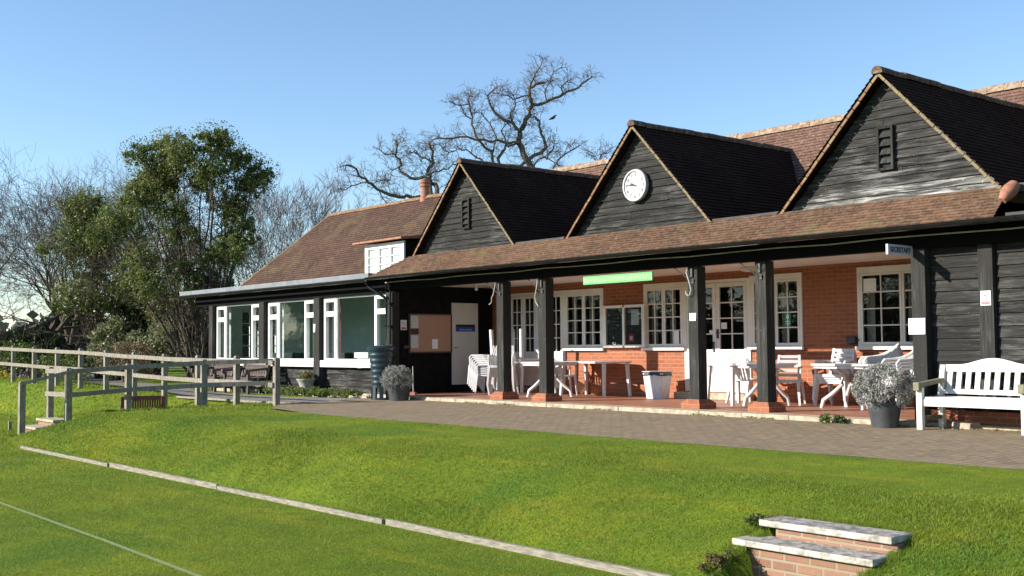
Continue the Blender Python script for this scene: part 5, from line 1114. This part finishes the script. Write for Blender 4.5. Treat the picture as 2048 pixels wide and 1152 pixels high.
# ------------------------------------------------------------------ white plastic furniture
def chair_proto(style):
    e=empty('plastic_chair',(0,0,0)); m=M['plastic']; W=.27
    mb=MB(); n=6
    for i in range(n):
        y0=-.24+.46*i/n; y1=-.24+.46*(i+1)/n; z0=.43-.02*math.sin(math.pi*i/n)-.01*i/n; z1=.43-.02*math.sin(math.pi*(i+1)/n)-.01*(i+1)/n
        mb.add([(-W+.03,y0,z0),(W-.03,y0,z0),(W-.03,y1,z1),(-W+.03,y1,z1),(-W+.03,y0,z0-.02),(W-.03,y0,z0-.02),(W-.03,y1,z1-.02),(-W+.03,y1,z1-.02)],[(0,1,2,3),(7,6,5,4),(0,4,5,1),(2,6,7,3),(1,5,6,2),(0,3,7,4)])
    mb.box((-W+.03,-.25,.38),(W-.03,-.235,.43)); mb.build('seat',m,e,local=True)
    mb=MB(); zt=.86
    if style=='splat':
        N=9; prev=None; k=7
        for j in range(k):       # vertical splats in a curved back
            x=-.19+.38*j/(k-1); yb=.23-.10*(abs(x)/.2)**2*.4; top=zt-.07*(abs(x)/.2)**2
            mb.bar((x,yb-.02,.42),(x,yb+.09,top-.02),.040,.014,(0,1,0))
        arc=[(x,.23-.10*(abs(x)/.2)**2*.4+.09,zt-.07*(abs(x)/.2)**2) for x in np.linspace(-.22,.22,12)]
        mb.tube([(-.235,.20,.46),(-.235,.25,.70)]+arc+[(.235,.25,.70),(.235,.20,.46)],.02,6)
    else:
        for s in (-1,1): mb.bar((s*.20,.21,.42),(s*.175,.32,zt-.01),.04,.025,(0,1,0))
        for z in (.50,.58,.66,.74,.82): y=.21+.11*(z-.42)/.44; w=.195-.02*(z-.42)/.44; mb.bar((-w,y,z),(w,y,z),.014,.052,(0,-.25,1))
    mb.build('backrest',m,e,local=True)
    for s in (-1,1):
        mb=MB()
        if style=='splat': mb.tube([(s*.27,-.24,.40),(s*.275,-.25,.60),(s*.275,-.21,.65),(s*.275,-.05,.66),(s*.27,.08,.68),(s*.245,.20,.74),(s*.235,.26,.80)],[.024,.024,.028,.028,.028,.026,.02],6,sx=.8)
        else: mb.tube([(s*.255,-.22,.40),(s*.26,-.23,.60),(s*.26,-.19,.64),(s*.26,.08,.64),(s*.20,.25,.62)],.018,6)
        mb.build('armrest',m,e,local=True)
        MB().bar((s*.28,-.27,0),(s*.25,-.23,.42),.035,.030,(0,1,0),.055,.045).build('leg',m,e,local=True)
        MB().bar((s*.26,.30,0),(s*.22,.20,.42),.030,.035,(0,1,0),.050,.045).build('leg',m,e,local=True)
    return e
P1=chair_proto('splat'); P2=chair_proto('slat'); used={'a':False,'b':False}
def place(p,x,y,z,rz,label,group):
    k='a' if p is P1 else 'b'
    o=p if not used[k] else copy_tree(p); used[k]=True
    o.location=(x,y,z); o.rotation_euler=(0,0,rz); tag(o,label,'chair',group); return o
ordn=['bottom','second','third','fourth','fifth','sixth','seventh']
def stack(p,x,y,rz,n,where,group,dz=.036,dy=-.022):
    for k in range(n):
        d=Vector((0,dy*k,0)); d.rotate(Matrix.Rotation(rz,3,'Z'))
        pos='lowest' if k==0 else ('topmost' if k==n-1 else ordn[k]+' from bottom')
        place(p,x+d.x,y+d.y,dz*k,rz,'white plastic chair, %s of the %s'%(pos,where),group)
stack(P2,-19.72,15.85,R(-58),6,'stack beside the dark side wall','chairs stacked by the side wall',.042,-.035)
stack(P2,-18.95,15.6,R(40),6,'stack between the first two veranda posts','chairs stacked between the first two posts',.042,-.035)
stack(P1,-10.15,16.25,R(-50),6,'tall stack below the right hand window','chairs stacked below the right hand window',.032,-.012)
stack(P1,-9.40,15.75,R(-35),4,'stack behind the corner post','chairs stacked behind the corner post',.045,-.012)
stack(P2,-11.05,16.35,R(8),4,'horizontally slatted stack behind the oval table','slatted chairs behind the oval table')
place(P1,-12.75,16.15,0,R(170),'single white plastic armchair tucked behind the square table at the glazed doors','loose veranda chairs')
place(P2,-11.95,16.15,0,R(25),'white slatted plastic chair beside the fourth post, left of the oval table','loose veranda chairs')
place(P1,-17.75,16.2,0,R(150),'white plastic armchair behind the second post, pushed under the splay legged table','loose veranda chairs')

def table_sq(x,y,rz,lx,ly,label,h=.72,name='plastic_table'):
    e=empty(name,(x,y,0),rz,label,'table','white tables on the veranda'); m=M['plastic']
    mb=MB(); n=28; pts=[]
    r=.08
    for cx,cy,a0 in ((lx/2-r,ly/2-r,0),(-lx/2+r,ly/2-r,90),(-lx/2+r,-ly/2+r,180),(lx/2-r,-ly/2+r,270)):
        for k in range(6): a=R(a0+18*k); pts.append((cx+r*math.cos(a),cy+r*math.sin(a)))
    mb.prism(pts,'z',h-.04,h); mb.build('tabletop',m,e,.006,local=True)
    for sx in (-1,1):
        for sy in (-1,1): MB().bar((sx*(lx/2-.05),sy*(ly/2-.05),0),(sx*(lx/2-.09),sy*(ly/2-.09),h-.041),.05,.045,(0,1,0),.065,.06).build('leg',m,e,local=True)
    return e
def table_splay(x,y,rz,lx,ly,label,h=.72):
    e=empty('plastic_table',(x,y,0),rz,label,'table','white tables on the veranda'); m=M['plastic']
    n=36; pts=[(lx/2*math.copysign(abs(math.cos(a))**.8,math.cos(a)),ly/2*math.copysign(abs(math.sin(a))**.8,math.sin(a))) for a in [2*math.pi*k/n for k in range(n)]]
    MB().prism(pts,'z',h-.035,h).build('tabletop',m,e,.008,local=True); MB().prism([(a*.93,b*.93) for a,b in pts],'z',h-.075,h-.036).build('apron',m,e,local=True)
    for sx in (-1,1):
        for sy in (-1,1):
            MB().tube([(sx*lx*.17,sy*ly*.13,h-.076),(sx*lx*.10,sy*ly*.09,.55),(sx*lx*.10,sy*ly*.10,.38),(sx*lx*.20,sy*ly*.20,.22),(sx*lx*.27,sy*ly*.28,.13),(sx*lx*.29,sy*ly*.30,0)],[.035,.032,.032,.034,.034,.03],8).build('leg',m,e,local=True,smooth=True)
    return e
table_splay(-10.42,15.85,R(-8),1.45,.95,'oval white plastic table with splayed legs beside the right hand pot')
table_splay(-11.95,15.6,R(12),.95,.95,'white plastic table with splayed legs behind the fourth post')
table_sq(-12.65,15.65,R(-12),.80,.80,'square white plastic table in front of the glazed double doors')
table_sq(-16.95,16.40,R(-4),1.50,.80,'long white rectangular table between the second post and the bin')
table_splay(-17.35,15.5,R(10),1.25,.9,'white oval plastic table with splayed legs around the second post')
# upturned table
e=empty('plastic_table',(-19.15,16.15,1.12),0,'white table stored upside down with its legs in the air behind the first post','table','white tables on the veranda')
MB().box((-.55,-.35,-.04),(.55,.35,0)).build('tabletop',M['plastic'],e,.01,local=True)
e.location.z=.76
for sx in (-1,1):
    for sy in (-1,1): MB().bar((sx*.50,sy*.30,0),(sx*.52,sy*.32,.66),.06,.06,(0,1,0)).build('leg',M['plastic'],e,local=True)
table_sq(-19.15,16.15,0,1.15,.75,'white square legged table carrying the upturned table behind the first post',h=.715)
# bin
bn=empty('litter_bin',(-15.12,16.33,0),R(12),'white square plastic bin with a black liner against the brick wall','bin')
mb=MB(); a,b,h=.155,.205,.50
vs=[]
for r,z in ((a,0.002),(b,h),(b-.012,h),(a-.012,.03)):
    for k in range(4):
        for s in (-1,1): pass
    c=r*.82; vs+=[(c,-r,z),(r,-c,z),(r,c,z),(c,r,z),(-c,r,z),(-r,c,z),(-r,-c,z),(-c,-r,z)]
mb.add([(x*1.12,y,z) for x,y,z in vs],[(i+8*l,(i+1)%8+8*l,(i+1)%8+8*(l+1),i+8*(l+1)) for l in range(3) for i in range(8)]+[tuple(range(31,23,-1)),tuple(range(7,-1,-1))]); mb.build('body',M['plastic'],bn,local=True)
mb=MB(); g=random.Random(5); ring=[]
for z0,rr,j in ((h+.012,b-.03,.0),(h+.018,b+.006,.006),(h-.045,b+.012,.018)):
    for k in range(32):
        t=2*math.pi*k/32; sq=1/max(abs(math.cos(t)),abs(math.sin(t))); sq=min(sq,1.22); ring.append((rr*sq*math.cos(t)*1.12,rr*sq*math.sin(t),z0+g.uniform(-j,j)))
mb.add(ring,[(i+32*l,(i+1)%32+32*l,(i+1)%32+32*(l+1),i+32*(l+1)) for l in range(2) for i in range(32)]); mb.build('liner',M['black_plastic'],bn,local=True)
MB().box((-.235,-.20,h+.02),(.235,.20,h+.035)).build('lid',M['plastic'],bn,.006,local=True)
